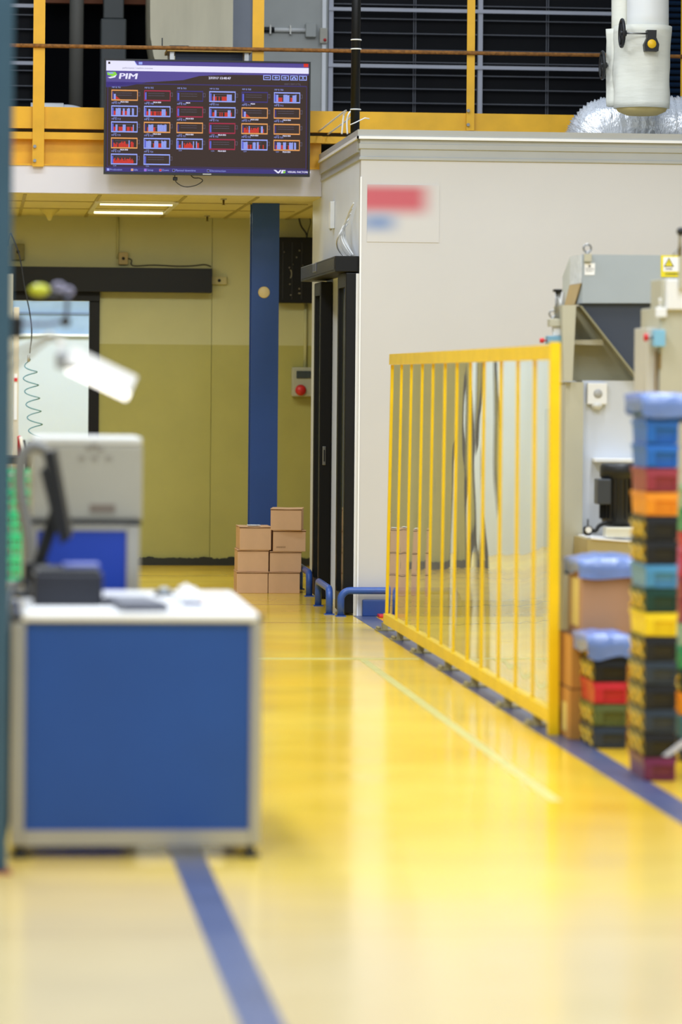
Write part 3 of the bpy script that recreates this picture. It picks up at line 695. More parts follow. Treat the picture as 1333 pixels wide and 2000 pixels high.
b = MB(); b.prism([(q.x - .045, q.z - .065), (q.x + .045, q.z - .065), (q.x + .05, q.z - .02), (q.x + .03, q.z + .025), (q.x + .032, q.z + .075), (q.x - .032, q.z + .075), (q.x - .03, q.z + .025), (q.x - .05, q.z - .02)], yf - .05, yf + .03)
vb = b.build('gearbox', M_blackp, t)
MB().lathe([(0, -.006), (.028, -.005), (.031, 0)], (q.x, yf - .05, q.z - .018), 20, 'Y').build('yellow_cap', mat('yellow_cap', (240, 190, 20), .4), vb)
hwx = at(1214, 70, YI - R1).x; hz = at(1230, 71, YI).z
MB().tube([(hwx, yf - .02, hz), (q.x - .03, yf - .02, hz)], .006, 8).build('spindle', M_steel, t)
def handwheel(c_, r, parent):
    b = MB(); b.tube([(c_[0], c_[1] + r * math.cos(k * PI / 12), c_[2] + r * math.sin(k * PI / 12)) for k in range(24)], .011, 8, closed=True)
    for k in range(3): a_ = k * PI / 3; b.tube([(c_[0], c_[1] - r * math.cos(a_), c_[2] - r * math.sin(a_)), (c_[0], c_[1] + r * math.cos(a_), c_[2] + r * math.sin(a_))], .006, 6)
    b.lathe([(.02, -.012), (.02, .03)], c_, 12, 'X'); return b.build('handwheel', M_blackp, parent)
handwheel((hwx, yf - .02, hz), .09, t)
h2 = at(1182, 125, YI); handwheel((h2.x, YI + .1, h2.z), .09, t)
MB().tube([(h2.x, YI + .1, h2.z), (h2.x + .12, YI + .1, h2.z)], .006, 8).build('spindle', M_steel, t)
# silver flexible duct
YD = YC + 2.0; c0 = at(1175, 262, YD)
rD = .21; pts = []
zc0 = z_room - .05
ptx = [(1150, 262), (1150, 238), (1175, 222), (1215, 228), (1260, 240), (1310, 246), (1370, 250)]
base = [Vector((at(x_, 240, YD).x, YD, at(x_, y_, YD).z)) for x_, y_ in ptx]
base = [Vector((at(1152, 262, YD).x, YD, z_room - .056)), Vector((at(1160, 250, YD).x, YD, z_room + .05)), Vector((at(1176, 240, YD).x, YD - .02, z_room + .15)), Vector((at(1215, 240, YD).x, YD - .05, z_room + .18)), Vector((at(1262, 240, YD).x, YD, z_room + .18)), Vector((at(1320, 240, YD).x, YD, z_room + .18)), Vector((at(1420, 240, YD).x, YD, z_room + .18))]
pts = smooth(base, 26); rs = [rD + 0.007 * (1 if i % 2 else -1) + .012 * noise.noise(Vector((i * .4, 0, 0))) for i in range(len(pts))]
tag(MB().tube(pts, rs, 30).build('flexible_duct', M_silver), 'crinkled silver flexible duct bending over the roof of the enclosed room', 'duct')

# ================================================================= items on the back wall under the mezzanine
YQ0 = YB - .18; a = at(545, 463, YQ0); c = at(612, 592, YQ0)
t = thing('equipment_cabinet', 'black equipment cabinet hanging right of the blue column', 'cabinet', ((a.x + c.x) / 2, YB - .1, c.z))
B(a.x - .02, c.x, YQ0, YB - .0205, c.z, a.z, bev=.005).build('housing', M_black, t)
b = MB(); rr_ = random.Random(3)
for k in range(14):
    x_ = a.x + .04 + rr_.random() * (c.x - a.x - .08); z_ = c.z + .05 + rr_.random() * (a.z - c.z - .1); b.lathe([(0, -.006), (.006, -.005), (.007, 0)], (x_, YQ0, z_), 8, 'Y')
b.build('screw', M_steel, t)
q = at(566, 535, YQ0); MB().tube([(q.x + .015 * math.cos(k), YQ0 - .012, q.z + .035 * math.sin(k)) for k in [-1.3 + .26 * i for i in range(11)]], .003, 6).build('pull_handle', M_beige, t)
b = MB()
for x_ in (553, 571, 590): q = at(x_, 520, YQ0); b.box(q.x - .004, q.x + .004, YQ0 - .01, YQ0, c.z + .03, a.z - .04)
b.build('ridge', M_blackp, t)
for k, pp in enumerate([[(582, 400), (582, 415), (588, 440), (598, 455), (600, 466)], [(611, 400), (605, 420), (607, 435), (602, 452), (600, 466)]]):
    q = [at(x_, y_, YQ0 + .05) for x_, y_ in pp]; q[0].z = ZC
    MB().tube(smooth(q), [.007, .004][k], 8).build('cable', M_blackp, t)
# socket box
a = at(571, 717, YB - .12); c = at(612, 775, YB - .12)
t = thing('power_socket', 'grey industrial socket box with a round red socket behind the black door', 'socket', ((a.x + c.x) / 2, YB - .07, c.z))
g_ = mat('socket_grey', (176, 178, 160), .5)
B(a.x, c.x, YB - .12, YB - .0205, c.z, a.z, bev=.012).build('housing', g_, t)
B(a.x + .035, c.x - .02, YB - .13, YB - .121, a.z - .09, a.z - .03, bev=.004).build('window_flap', mat('smoke_flap', (60, 70, 76), .2), t)
q = at(588, 762, YB - .13); MB().lathe([(.0, -.035), (.034, -.035), (.043, -.01), (.045, 0)], (q.x, YB - .121, q.z), 20, 'Y').build('red_socket', M_red, t)
xq = at(597, 700, YB - .05).x; MB().tube([(xq, YB - .035, a.z), (xq, YB - .035, at(560, 594, YB - .1).z)], .014, 8).build('conduit', MATS['upper_wall_paint'], t)
# small boxes
for (x0_, y0_, x1_, y1_, lab, m_) in ((232, 493, 250, 517, 'small beige junction box above the black door track', mat('beige_box', (178, 158, 104), .5)), (414, 540, 443, 556, 'small pale junction box at the end of the black door track', mat('pale_box', (190, 182, 130), .5)), (22, 476, 48, 508, 'square olive junction box high on the wall near the left edge', mat('olive_box', (120, 116, 62), .5))):
    a = at(x0_, y0_, YB - .05); c = at(x1_, y1_, YB - .05)
    yb_ = YB - (.0205 if x0_ == 414 else .001)
    t = thing('junction_box', lab, 'junction box', ((a.x + c.x) / 2, YB - .03, c.z))
    B(a.x, c.x, YB - .06, yb_, c.z, a.z, bev=.004).build('housing', m_, t)
    MB().lathe([(0, -.006), (.012, -.005), (.013, 0)], ((a.x + c.x) / 2, YB - .06, (a.z + c.z) / 2), 12, 'Y').build('knockout', M_blackp, t)
a = at(230, 505, YB - .05)
tag(MB().tube([(a.x, YB - .02, a.z), (a.x, YB - .02, ZC)], .009, 8).build('wall_conduit', MATS['upper_wall_paint']), 'pale conduit rising from the beige junction box to the ceiling', 'conduit')
q = [at(x_, y_, YB - .17) for x_, y_ in ((250, 505), (257, 508), (260, 519), (300, 518), (350, 520), (380, 519), (400, 517), (413, 521))]
tag(MB().tube(smooth(q), .006, 8).build('cable', M_blackp), 'black cable lying along the top of the black door track', 'cable')
# ceiling fittings
a = at(190, 397, 27.6); 
t = thing('ceiling_light', 'recessed ceiling light with two glowing tubes under the mezzanine', 'ceiling light', (at(262, 400, 28).x, 28.4, ZC))
Ya = atX(262, 397, at(262, 397, 27.5).x).y
def ceil_at(px, py): 
    d = ray(px, py); t_ = (ZC - H) / d.z; return Vector((d.x * t_, d.y * t_, ZC))
c0 = ceil_at(186, 394); c1 = ceil_at(335, 412)
cy0 = ceil_at(262, 393).y; cy1 = ceil_at(262, 413).y
xl, xr = ceil_at(188, 400).x, ceil_at(334, 400).x
cy0 = max(cy0, YM + .1)
b = MB(); b.box(xl - .03, xr + .03, cy0 - .05, cy0, ZC - .02, ZC - .0062); b.box(xl - .03, xr + .03, cy1 + .0, cy1 + .05, ZC - .02, ZC - .0062); b.box(xl - .03, xl, cy0, cy1, ZC - .02, ZC - .0062); b.box(xr, xr + .03, cy0, cy1, ZC - .02, ZC - .0062)
b.build('light_frame', M_white, t)
tube_m = mat('warm_tube', (255, 250, 205), .4, emit=1.6, var=0)
for y_ in (cy0 + .08, cy1 - .2): MB().tube([(xl + .01, y_, ZC - .02), (xr - .01, y_, ZC - .02)], .009, 8).build('light_tube', tube_m, t)
q = ceil_at(97, 408); 
t = thing('ceiling_speaker', 'cone shaped fitting hanging from the ceiling near the left edge', 'fitting', (q.x, q.y, ZC))
MB().lathe([(.0, -.09), (.012, -.088), (.03, -.05), (.075, -.01), (.08, 0)], (q.x, q.y, ZC - .0001), 20).build('cone', mat('cream_cone', (214, 204, 140), .5), t)
for px, py, lab in ((437, 388, 'small sprinkler head near the front of the tiled ceiling'), (405, 421, 'small sprinkler head further back on the tiled ceiling')):
    q = ceil_at(px, py); q.y = max(q.y, YM + .15)
    t = thing('sprinkler', lab, 'sprinkler', (q.x, q.y, ZC), 'sprinklers on the tiled ceiling')
    MB().lathe([(.022, -.008), (.024, 0)], (q.x, q.y, ZC - .0001), 14).build('flange', M_alu, t)
    MB().lathe([(.016, -.045), (.006, -.04), (.008, -.008)], (q.x, q.y, ZC), 10).build('nozzle', mat('brass', (110, 92, 50), .4, metal=.6), t)

# ================================================================= cartons
def carton(px0, px1, ytop, ybot, Y, lab, rz=0, dep=.33, z0=None, flaps=True, tape=False, group='cartons stacked in front of the blue column', m=M_card, w=None):
    a = at(px0, (ytop + ybot) / 2, Y); c = at(px1, (ytop + ybot) / 2, Y); w_ = w or (c.x - a.x); zt = at(px0, ytop, Y).z; zb_ = at(px0, ybot, Y).z if z0 is None else z0
    h_ = zt - zb_
    t = thing('cardboard_box', lab, 'box', (a.x + w_ / 2, Y + dep / 2, zb_), group); t.rotation_euler = (0, 0, rz)
    t['_o'] = [0, 0, 0]
    b = MB(); b.box(-w_ / 2, w_ / 2, -dep / 2, dep / 2, 0, h_ - .004, bev=.003)
    b.build('carton_body', m, t)
    if flaps:
        for sg in (-1, 1):
            MB().obox((sg * (w_ / 4 + .001), 0, h_ - .001), (w_ / 2 + .002, dep + .01, .004), ry=-sg * .02).build('flap', M_card if m is M_card else m, t)
        B(-w_ / 2 - .002, w_ / 2 + .002, -dep / 2 - .001, -dep / 2 + .0, h_ - .009, h_ - .003).build('top_edge', M_cardd, t)
    return t, zb_ + h_ + .002
YX = fl(560, 1159).y
_, zt = carton(463, 523.5, 1117.5, 1158, YX, 'bottom left cardboard box of the pile by the blue column', z0=0.0)
_, zt2 = carton(464.5, 525, 1074.5, 1115, YX + .01, 'middle left cardboard box of the pile by the blue column', z0=zt)
_, zt3 = carton(468, 529.5, 1029, 1072, YX + .0, 'topmost box of the left column of cartons, open flaps', z0=zt2, rz=.015)
q = at(497, 1022, YX + .1); tag(B(q.x - .045, q.x + .045, YX + .08, YX + .22, zt3 + .004, zt3 + .006).build('paper_slip', M_paper), 'white paper slip lying on the left column of cartons', 'paper')
_, zt = carton(524.8, 586, 1117.5, 1159, YX, 'bottom right cardboard box of the pile beside the blue pipe guard', z0=0.0)
_, zt2 = carton(527.5, 589, 1077.5, 1115, YX + .01, 'second box up in the right column of cartons', z0=zt)
tb, zt3 = carton(534, 597.5, 1036, 1077, YX + .0, 'third box up in the right column, printed mark low on its front', z0=zt2)
b = MB().text('HHHHH', .018, (-.06, -.166, .03)); b.build('printed_mark', M_cardd, tb)
_, zt4 = carton(535, 595, 994, 1033, YX - .02, 'topmost cardboard box of the pile, turned to show its right side', z0=zt3, rz=-.13)

# ================================================================= pipe guards
def guard(lab, P, r=.023):
    t = thing('pipe_guard', lab, 'guard', (P[0].x, P[0].y, 0), 'blue pipe guards around the sliding door')
    a, c = P; d = (c - a).normalized(); hgt = .165; R_ = .06
    pts = [a.copy()]
    for k in range(7): q = k / 6 * PI / 2; pts.append(a + Vector((0, 0, hgt - R_)) + d * (R_ - R_ * math.cos(q)) + Vector((0, 0, R_ * math.sin(q))))
    for k in range(7): q = k / 6 * PI / 2; pts.append(c + Vector((0, 0, hgt - R_)) - d * (R_ - R_ * math.sin(q)) + Vector((0, 0, R_ * math.cos(q))))
    pts.append(c.copy()); pts[0].z = .006; pts[-1].z = .006
    MB().tube(pts, r, 14).build('pipe', M_pipeblue, t)
    for q in (a, c): B(q.x - .032, q.x + .032, q.y - .032, q.y + .032, 0, .007).build('foot_plate', M_pipeblue, t)
    return t
g1 = fl(653, 1201); g0 = fl(631, 1190)
guard('short blue pipe guard beside the near door leaf, running away from the viewer', (Vector((g1.x - .03, g1.y + .02, 0)), Vector((g0.x, g0.y + .35, 0))))
g2 = fl(664, 1203); guard('long blue pipe guard running from the door to behind the yellow fence', (Vector((g2.x - .0, g2.y - .06, 0)), Vector((g2.x + .75, g2.y - .06, 0))))
g3 = fl(604, 1165); guard('small blue pipe guard right of the cartons', (Vector((g3.x, g3.y, 0)), Vector((g3.x + .01, g3.y + .9, 0))))
a = fl(700, 1204)
struct('baseboard_front', B(XW + .03, XR, YC - .05, YC - .001, 0, .105, bev=.006), mat('blue_bumper', (34, 70, 140), .45, var=.1, scale=10), 'blue bumper along the foot of the cream wall')
tag(B(XW + .12, XW + .3, YC - .2, YC - .08, .0012, .02, bev=.004).build('red_block', M_red), 'low red block on the floor at the far end of the fence', 'block')

# ================================================================= fence
XF = 2.45
Ybs = [atX(px, 1300, XF).y for px in (754.5, 773.2, 793.2, 815.2, 836.8, 861, 885.2, 912.6, 940, 973.9, 1007.8, 1041.6)]
pn = fl(1082, 1425); YF0 = atX(1083, 1000, XF).y; YF1 = Ybs[0]
hz0 = .05; hz1 = atX(1085, 668, XF).z
def lean(y, z): return XF + (-.006 + .03 * (y - YF0) / (YF1 - YF0)) * z / 1.7
fn = thing('safety_fence', 'yellow framed safety fence glazed with clear wavy plastic sheets', 'fence', (XF, (YF0 + YF1) / 2, 0))
def bar(y0, y1, z0, z1_, name, th=.02, m=M_yel2, x=0):
    vs = []
    for y_ in (y0, y1):
        for z_ in (z0, z1_):
            for s_ in (-1, 1): vs.append((lean(y_, z_) + s_ * th + x, y_, z_))
    return MB().add(vs, [[0, 1, 3, 2], [4, 6, 7, 5], [0, 2, 6, 4], [1, 5, 7, 3], [2, 3, 7, 6], [0, 4, 5, 1]]).build(name, m, fn)
bar(YF0, YF1, hz1 - .075, hz1 - .012, 'top_rail', .02)
bar(YF0, YF1, hz0, hz0 + .06, 'bottom_rail', .02)
bar(YF0 - .04, YF0, 0, hz1, 'end_post', .022)
for i, y_ in enumerate(Ybs): bar(y_ - .012, y_ + .012, hz0 + .061, hz1 - .076, 'mullion', .007 if i else .009)
ys = [YF0] + Ybs[::-1]
for i in range(len(ys) - 1):
    y0, y1 = ys[i] + .013, ys[i + 1] - .013; b = MB(); nu, nv = 8, 34; vs = []; fs = []
    r_ = random.Random(i + 5); ph = r_.random() * 9; amp = .0016 + .0022 * r_.random(); tw = (r_.random() - .5) * .006
    for a_ in range(nv + 1):
        for c_ in range(nu + 1):
            y_ = y0 + (y1 - y0) * c_ / nu; z_ = hz0 + .061 + (hz1 - .137 - hz0) * a_ / nv; e = math.sin(PI * c_ / nu)
            x_ = lean(y_, z_) + e * (amp * 1.3 * noise.noise(Vector((ph, y_ * 1.6, z_ * 1.3))) + .0012 * noise.noise(Vector((ph + 4, y_ * 3, z_ * 3.2)))) + tw * (c_ / nu - .5) * (a_ / nv - .5)
            vs.append((x_, y_, z_))
    for a_ in range(nv):
        for c_ in range(nu): k = a_ * (nu + 1) + c_; fs.append([k, k + nu + 1, k + nu + 2, k + 1])
    b.smooth = True; b.add(vs, fs); o = b.build('plastic_sheet', M_film, fn, rec=False)
M_foot = mat('dusty_foot', (160, 150, 110), .6, var=.2, scale=20)
for px, py in ((752, 1224), (782, 1243), (822, 1270), (876, 1306), (928, 1338), (993, 1380), (1050, 1416)):
    y_ = atX(px, py, XF).y; b = MB(); b.box(XF - .055, XF + .055, y_ - .06, y_ + .06, .0014, .01)
    for s_ in (-1, 1): b.lathe([(.012, .01), (.012, .025), (0, .026)], (XF - .038, y_ + s_ * .03, 0), 8)
    b.box(XF - .018, XF + .018, y_ - .02, y_ + .02, .01, hz0 - .0005); b.build('foot', M_foot, fn)
# bits of dusty floor fixings
# ================================================================= crates
crate_proto = {}
def crate(cname, col, w_, d_, h_, lattice=True):
    key = cname
    t = thing('stacking_crate', 'x', 'crate', (0, 0, 0)); t['_o'] = [0, 0, 0]
    m_ = mat('crate_' + cname, col, 0.3, var=.08, scale=8)
    b = MB(); tp = .006; th = .006
    def ring(z0, z1_, o0, o1):  # outer shell ring
        A = [(-w_ / 2 + o0, -d_ / 2 + o0), (w_ / 2 - o0, -d_ / 2 + o0), (w_ / 2 - o0, d_ / 2 - o0), (-w_ / 2 + o0, d_ / 2 - o0)]
        C_ = [(-w_ / 2 + o1, -d_ / 2 + o1), (w_ / 2 - o1, -d_ / 2 + o1), (w_ / 2 - o1, d_ / 2 - o1), (-w_ / 2 + o1, d_ / 2 - o1)]
        b.add([(x, y, z0) for x, y in A] + [(x, y, z1_) for x, y in C_], [[i, (i + 1) % 4, 4 + (i + 1) % 4, 4 + i] for i in range(4)])
    ring(0.0, h_ - .018, .009, .004); ring(h_ - .018, h_ - .018, .004, 0); ring(h_ - .018, h_ - .001, 0, 0); ring(h_ - .001, h_ - .001, 0, .008); ring(h_ - .001, .006, .008, .014)
    b.box(-w_ / 2 + .012, w_ / 2 - .012, -d_ / 2 + .012, d_ / 2 - .012, 0, .006)
    b.build('crate_body', m_, t)
    # front pull lip and scoop
    MB().prismv([(-w_ * .46, -d_ / 2 + .006, h_ * .98), (-w_ * .46, -d_ / 2 - .004, h_ * .94), (-w_ * .46, -d_ / 2 - .008, h_ * .66), (-w_ * .46, -d_ / 2 + .006, h_ * .6)], (w_ * .92, 0, 0)).build('pull_lip', m_, t)
    MB().prismv([(-w_ * .46, -d_ / 2 + .006, .004), (-w_ * .46, -d_ / 2 - .007, .008), (-w_ * .46, -d_ / 2 - .007, h_ * .66), (-w_ * .46, -d_ / 2 + .006, h_ * .6)], (w_ * .26, 0, 0)).build('corner_rib', m_, t)
    b = MB()
    for s_ in (-1, 1): b.box(s_ * w_ * .42 - .006, s_ * w_ * .42 + .006, -d_ / 2 - .004, -d_ / 2 + .006, .004, h_ - .02)
    b.box(-w_ * .42, w_ * .42, -d_ / 2 - .003, -d_ / 2 + .007, .004, .012); b.build('front_rib', m_, t)
    if lattice:
        lm_ = mat('yellow_lattice', (230, 190, 50), .4, var=.15, scale=20)
        b = MB(); xo = -w_ / 2 + .0015; n_ = 2
        for k in range(n_):
            y0 = -d_ / 2 + .02 + (d_ - .04) * k / n_; y1 = y0 + (d_ - .04) / n_
            for (ya, yb2) in ((y0, y1), (y1, y0)):
                b.tube([(xo, ya, .012), (xo, yb2, h_ - .024)], .006, 5)
        b.build('side_lattice', lm_, t)
    return t
def side_crate(t, w_, d_, h_, m_):
    pass
CC = {'blue': (36, 104, 190), 'maroon': (150, 52, 62), 'orange': (236, 146, 20), 'black': (26, 24, 20), 'sky': (74, 140, 184), 'dark_green': (18, 58, 44), 'yellow': (238, 206, 16), 'charcoal': (44, 54, 64), 'purple': (112, 36, 70), 'red': (200, 36, 44), 'olive': (88, 98, 46), 'green': (40, 150, 90), 'pale_green': (150, 180, 140), 'teal': (60, 110, 120)}
CWORD = {'sky': 'light blue', 'dark_green': 'dark green', 'pale_green': 'pale green'}
protos = {}
def stack(names, x, Y, w_, d_, pitch, where, group, lat=('black', 'charcoal', 'olive', 'dark_green')):
    z = 0; seen = {}
    tot = {n_: names.count(n_) for n_ in names}
    order = ['lowest', 'second lowest', 'third lowest', 'fourth lowest', 'fifth lowest', 'sixth lowest']
    for i, n_ in enumerate(names):
        key = (n_, w_, d_, pitch)
        if key not in protos: o = crate(n_, CC[n_], w_, d_, pitch, n_ in lat); protos[key] = o
        else: o = copy_tree(protos[key])
        k = seen.get(n_, 0); seen[n_] = k + 1
        word = CWORD.get(n_, n_)
        lab = ('%s %s crate in %s' % (order[k], word, where)) if tot[n_] > 1 else ('only %s crate in %s' % (word, where))
        o['label'] = lab; o['group'] = group; o['category'] = 'crate'
        o.location = (x, Y + d_ / 2, z); z += pitch + .0006
    return z
YA = fl(1290, 1526).y; xa0 = at(1259, 1200, YA).x; xa1 = at(1325, 1200, YA).x
topA = at(1290, 820, YA).z; pA = topA / 15 - .0006
zA = stack(['purple', 'black', 'charcoal', 'black', 'charcoal', 'black', 'yellow', 'dark_green', 'sky', 'black', 'black', 'orange', 'maroon', 'blue', 'blue', 'blue'], (xa0 + xa1) / 2, YA, xa1 - xa0, .33, pA, 'the tall front stack', 'crates in the tall front stack')
YBk = YA + 1.28; xb0 = at(1158, 1400, YBk).x
wB = .145
topB = .4
zB = stack(['charcoal', 'olive', 'red', 'black', 'black'], xb0 + wB / 2, YBk, wB, .33, .0905, 'the low stack behind', 'crates in the low stack')
YD2 = YA + .75; xd = at(1330, 1200, YD2).x
zD = stack(['charcoal', 'teal', 'orange', 'dark_green', 'green', 'pale_green', 'maroon', 'maroon', 'red', 'red', 'green', 'pale_green'], xd + .075, YD2, .15, .33, .0905, 'the stack at the right edge', 'crates at the right edge')
# plastic film covers
def cover(x0, x1, y0, y1, z, drop, lab, sd=0, dome=.04, m=M_bag):
    b = MB(); n_ = 16; vs = []; fs = []
    for i in range(n_ + 1):
        for j in range(n_ + 1):
            u = i / n_ * 2 - 1; v = j / n_ * 2 - 1; k = max(abs(u), abs(v))
            x = (x0 + x1) / 2 + (x1 - x0) / 2 * max(-1, min(1, u * 1.35)) * (1 + .0 * k); y = (y0 + y1) / 2 + (y1 - y0) / 2 * max(-1, min(1, v * 1.35))
            over = max(0, k - 1 / 1.35) / (1 - 1 / 1.35)
            z_ = z + dome * (1 - k * k) * (1 + .5 * noise.noise(Vector((u * 2 + sd, v * 2, 0)))) - over * drop * (1 + .25 * u + .5 * noise.noise(Vector((u * 1.1 + sd, v * 1.1, 5)))) + .006 * noise.noise(Vector((u * 5 + sd, v * 5, 1))) * (1 - over)
            out = .012 - .018 * over + .022 * abs(noise.noise(Vector((u * 3.1 + sd, v * 3.1, z_ * 4)))) * over
            if over > 0:
                if abs(u) >= 1 / 1.35: x += math.copysign(out, u)
                if abs(v) >= 1 / 1.35: y += math.copysign(out, v)
            vs.append((x, y, max(z_, z + .004 if over == 0 else -9)))
    for i in range(n_):
        for j in range(n_): k = i * (n_ + 1) + j; fs.append([k, k + 1, k + n_ + 2, k + n_ + 1])
    b.smooth = True; b.add(vs, fs); return tag(b.build('plastic_cover', m), lab, 'plastic cover')
cover(xa0 - .012, xa1 + .05, YA - .02, YA + .35, zA, .085, 'blue plastic film draped over the top of the tall crate stack', 1, .012)
cover(xb0 - .02, xb0 + wB + .012, YBk - .02, YBk + .345, zB, .085, 'light blue plastic film draped over the low crate stack', 3, .02)
# cartons behind the low stack
YK = YBk + .36
x0 = at(1114, 1350, YK).x; wK = .3
z1a = at(1114, 1345, YK).z; z2a = at(1114, 1240, YK).z; z3a = at(1137, 1232, YK).z; z4a = at(1137, 1100, YK).z
def kbox(x, w_, d_, z0_, z1_, lab):
    t = thing('cardboard_box', lab, 'box', (x + w_ / 2, YK + d_ / 2, z0_), 'cartons behind the low crate stack')
    B(x, x + w_, YK, YK + d_, z0_, z1_ - .003, bev=.003).build('carton_body', M_card2 if z0_ < z2a - .01 else mat('brown_cardboard', (176, 136, 104), .85, var=.07, spec=.2), t)
    B(x - .001, x + w_ + .001, YK - .001, YK + d_ + .001, z1_ - .0029, z1_ - .0005).build('flap', M_cardd, t)
    return t
k1 = kbox(x0, wK, .34, 0.002, z1a, 'ochre carton standing on the floor behind the low crate stack')
B(x0 - .0015, x0 - .0005, YK + .08, YK + .2, .03, .15).build('paper_label', mat('cream_label', (226, 204, 120), .6), k1)
kbox(x0 + .004, wK, .34, z1a, z2a, 'ochre carton on top of the floor carton at the end of the fence')
xk = at(1137, 1180, YK).x
k3 = kbox(xk, .27, .36, z2a, z4a, 'large brown carton wrapped in blue film at its top')
B(xk - .0015, xk - .0005, YK + .08, YK + .28, z2a + .03, z4a - .07).build('paper_label', MATS['cream_label'], k3)
cover(xk - .012, xk + .28, YK - .02, YK + .37, z4a, .065, 'blue plastic film over the large brown carton', 6, .03)
# pallet lever at the right edge
q0 = at(1296, 1476, YA - .3); q1 = at(1345, 1438, YA - .3)
t = thing('lever_arm', 'pale grey lever arm reaching in at the right edge before the crates', 'lever', (q1.x + .12, YA - .3, 0))
MB().prismv([q0, q0 + Vector((.02, 0, -.004)), q1 + Vector((.1, 0, .04)), q1 + Vector((.1, 0, .075))], (0, .012, 0)).build('arm', M_barw, t)
B(q1.x + .1, q1.x + .14, YA - .31, YA - .27, 0.008, q1.z + .1).build('stand', M_steel, t)
B(q1.x + .04, q1.x + .2, YA - .37, YA - .21, 0.0, .008).build('base_plate', M_steel, t)

# ================================================================= machine
YN = YC - 4.6
def mp(px, py, Y=YN): q = at(px, py, Y); return (q.x, q.z)
mc = thing('process_machine', 'grey and beige machine with a dark sloping chute behind the fence end', 'machine', (mp(1200, 1000)[0], YN + .5, 0))
HX, HZ1 = mp(1138, 497); _, HZm = mp(1138, 553); _, HZ0 = mp(1138, 592)
b = MB(); b.prism([mp(1138, 497), mp(1345, 499), mp(1345, 592), mp(1138, 592)], YN, YN + .37); hd = b.build('hood', M_grey, mc)
b = MB(); b.prismv([(HX - .006, YN + .002, HZ1), (HX - .006, YN + .37, HZ1), (HX - .006, YN + .37, HZm), (HX - .006, YN + .002, HZm)], (.005, 0, 0)); b.build('hood_side', mat('scuffed_white', (216, 220, 222), .5, var=.2, scale=22), mc)
b = MB(); b.prismv([(HX - .006, YN + .371, HZ1), (HX - .006, YN + .63, HZ1 - .1), (HX - .006, YN + .63, HZ0), (HX - .006, YN + .45, HZ0), (HX - .006, YN + .371, HZm)], (.6, 0, 0)); b.build('hood_rear', mat('pale_enamel', (198, 202, 196), .45), mc)
b = MB(); b.prismv([(HX - .008, YN + .002, HZm - .001), (HX - .008, YN + .37, HZm - .001), (HX - .008, YN + .55, HZ0 - .005), (HX - .008, YN + .2, HZ0 - .005)], (.006, 0, 0)); b.build('wood_strip', M_tan, mc)
b = MB(); b.prism([mp(1136, 592.5), mp(1292, 592.5), mp(1266, 744), mp(1252, 744)], YN + .03, YN + .1); b.build('chute', M_navy, mc)
b = MB(); b.prism([mp(1133, 597), mp(1137, 597), mp(1253, 744), mp(1248, 744)], YN + .0, YN + .09); b.build('chute_edge', mat('dull_beige', (140, 136, 108), .5), mc)
b = MB(); b.prism([mp(1099, 596), mp(1126, 596), mp(1119, 744), mp(1102, 744)], YN + .0, YN + .3); b.build('side_frame', M_beige, mc)
b = MB(); b.prism([mp(1110, 596), mp(1266, 596), mp(1266, 744), mp(1110, 744)], YN + .26, YN + .28); b.build('rear_panel', mat('olive_beige', (176, 170, 138), .5), mc)
b = MB(); b.prism([mp(1118, 664), mp(1184, 663), mp(1186, 674), mp(1118, 672)], YN + .1, YN + .25); b.build('shelf', M_beige, mc)
b = MB(); x0_, _ = mp(1144, 745); x1_, zz_ = mp(1350, 745); b.box(x0_, x1_, YN + .1, YN + .9, 0.0, zz_); b.build('lower_cabinet', M_machw, mc)
b = MB(); x0_, zz_ = mp(1108, 746); x1_, _ = mp(1143.5, 745); b.box(x0_, x1_, YN + .05, YN + .6, 0.0, zz_); b.build('pillar', M_beige, mc)
b = MB(); x0_, zz_ = mp(1098, 800); x1_, _ = mp(1107, 745); b.box(x0_, x1_, YN + .3, YN + .6, 0.0, zz_); b.build('grey_upright', mat('grey_upright', (158, 164, 172), .45), mc)
def eye(px, py, r, Y, parent):
    q = at(px, py, Y); b = MB(); b.tube([(q.x + r * math.cos(k * PI / 12), Y, q.z + r * math.sin(k * PI / 12)) for k in range(24)], r * .26, 8, closed=True)
    b.lathe([(r * .5, -r * 1.9), (r * .5, -r * 1.25), (r * .3, -r)], (q.x, Y, q.z), 12); return b.build('lifting_eye', M_steel, parent)
eye(1148, 485, .02, YN + .06, mc)
b = MB(); b.prism([mp(1141, 496), mp(1155, 496), mp(1155, 511), mp(1141, 511)], YN - .025, YN - .001); b.build('eye_block', M_beige, mc)
b = MB(); b.prism([mp(1142.5, 514), mp(1163, 514), mp(1162, 537), mp(1142.5, 537)], YN - .002, YN - .0005); lb = b.build('lifting_label', M_paper, mc)
ink = mat('dark_ink', (34, 40, 52), .6, var=0)
x_, z_ = mp(1152.5, 525); MB().text('LIFTING', .0125, (x_, YN - .0026, z_)).text('POINT', .0125, (x_, YN - .0026, z_ - .012)).lathe([(0, -.0006), (.006, 0)], (x_, YN - .002, z_ + .014), 10, 'Y').build('label_text', ink, lb)
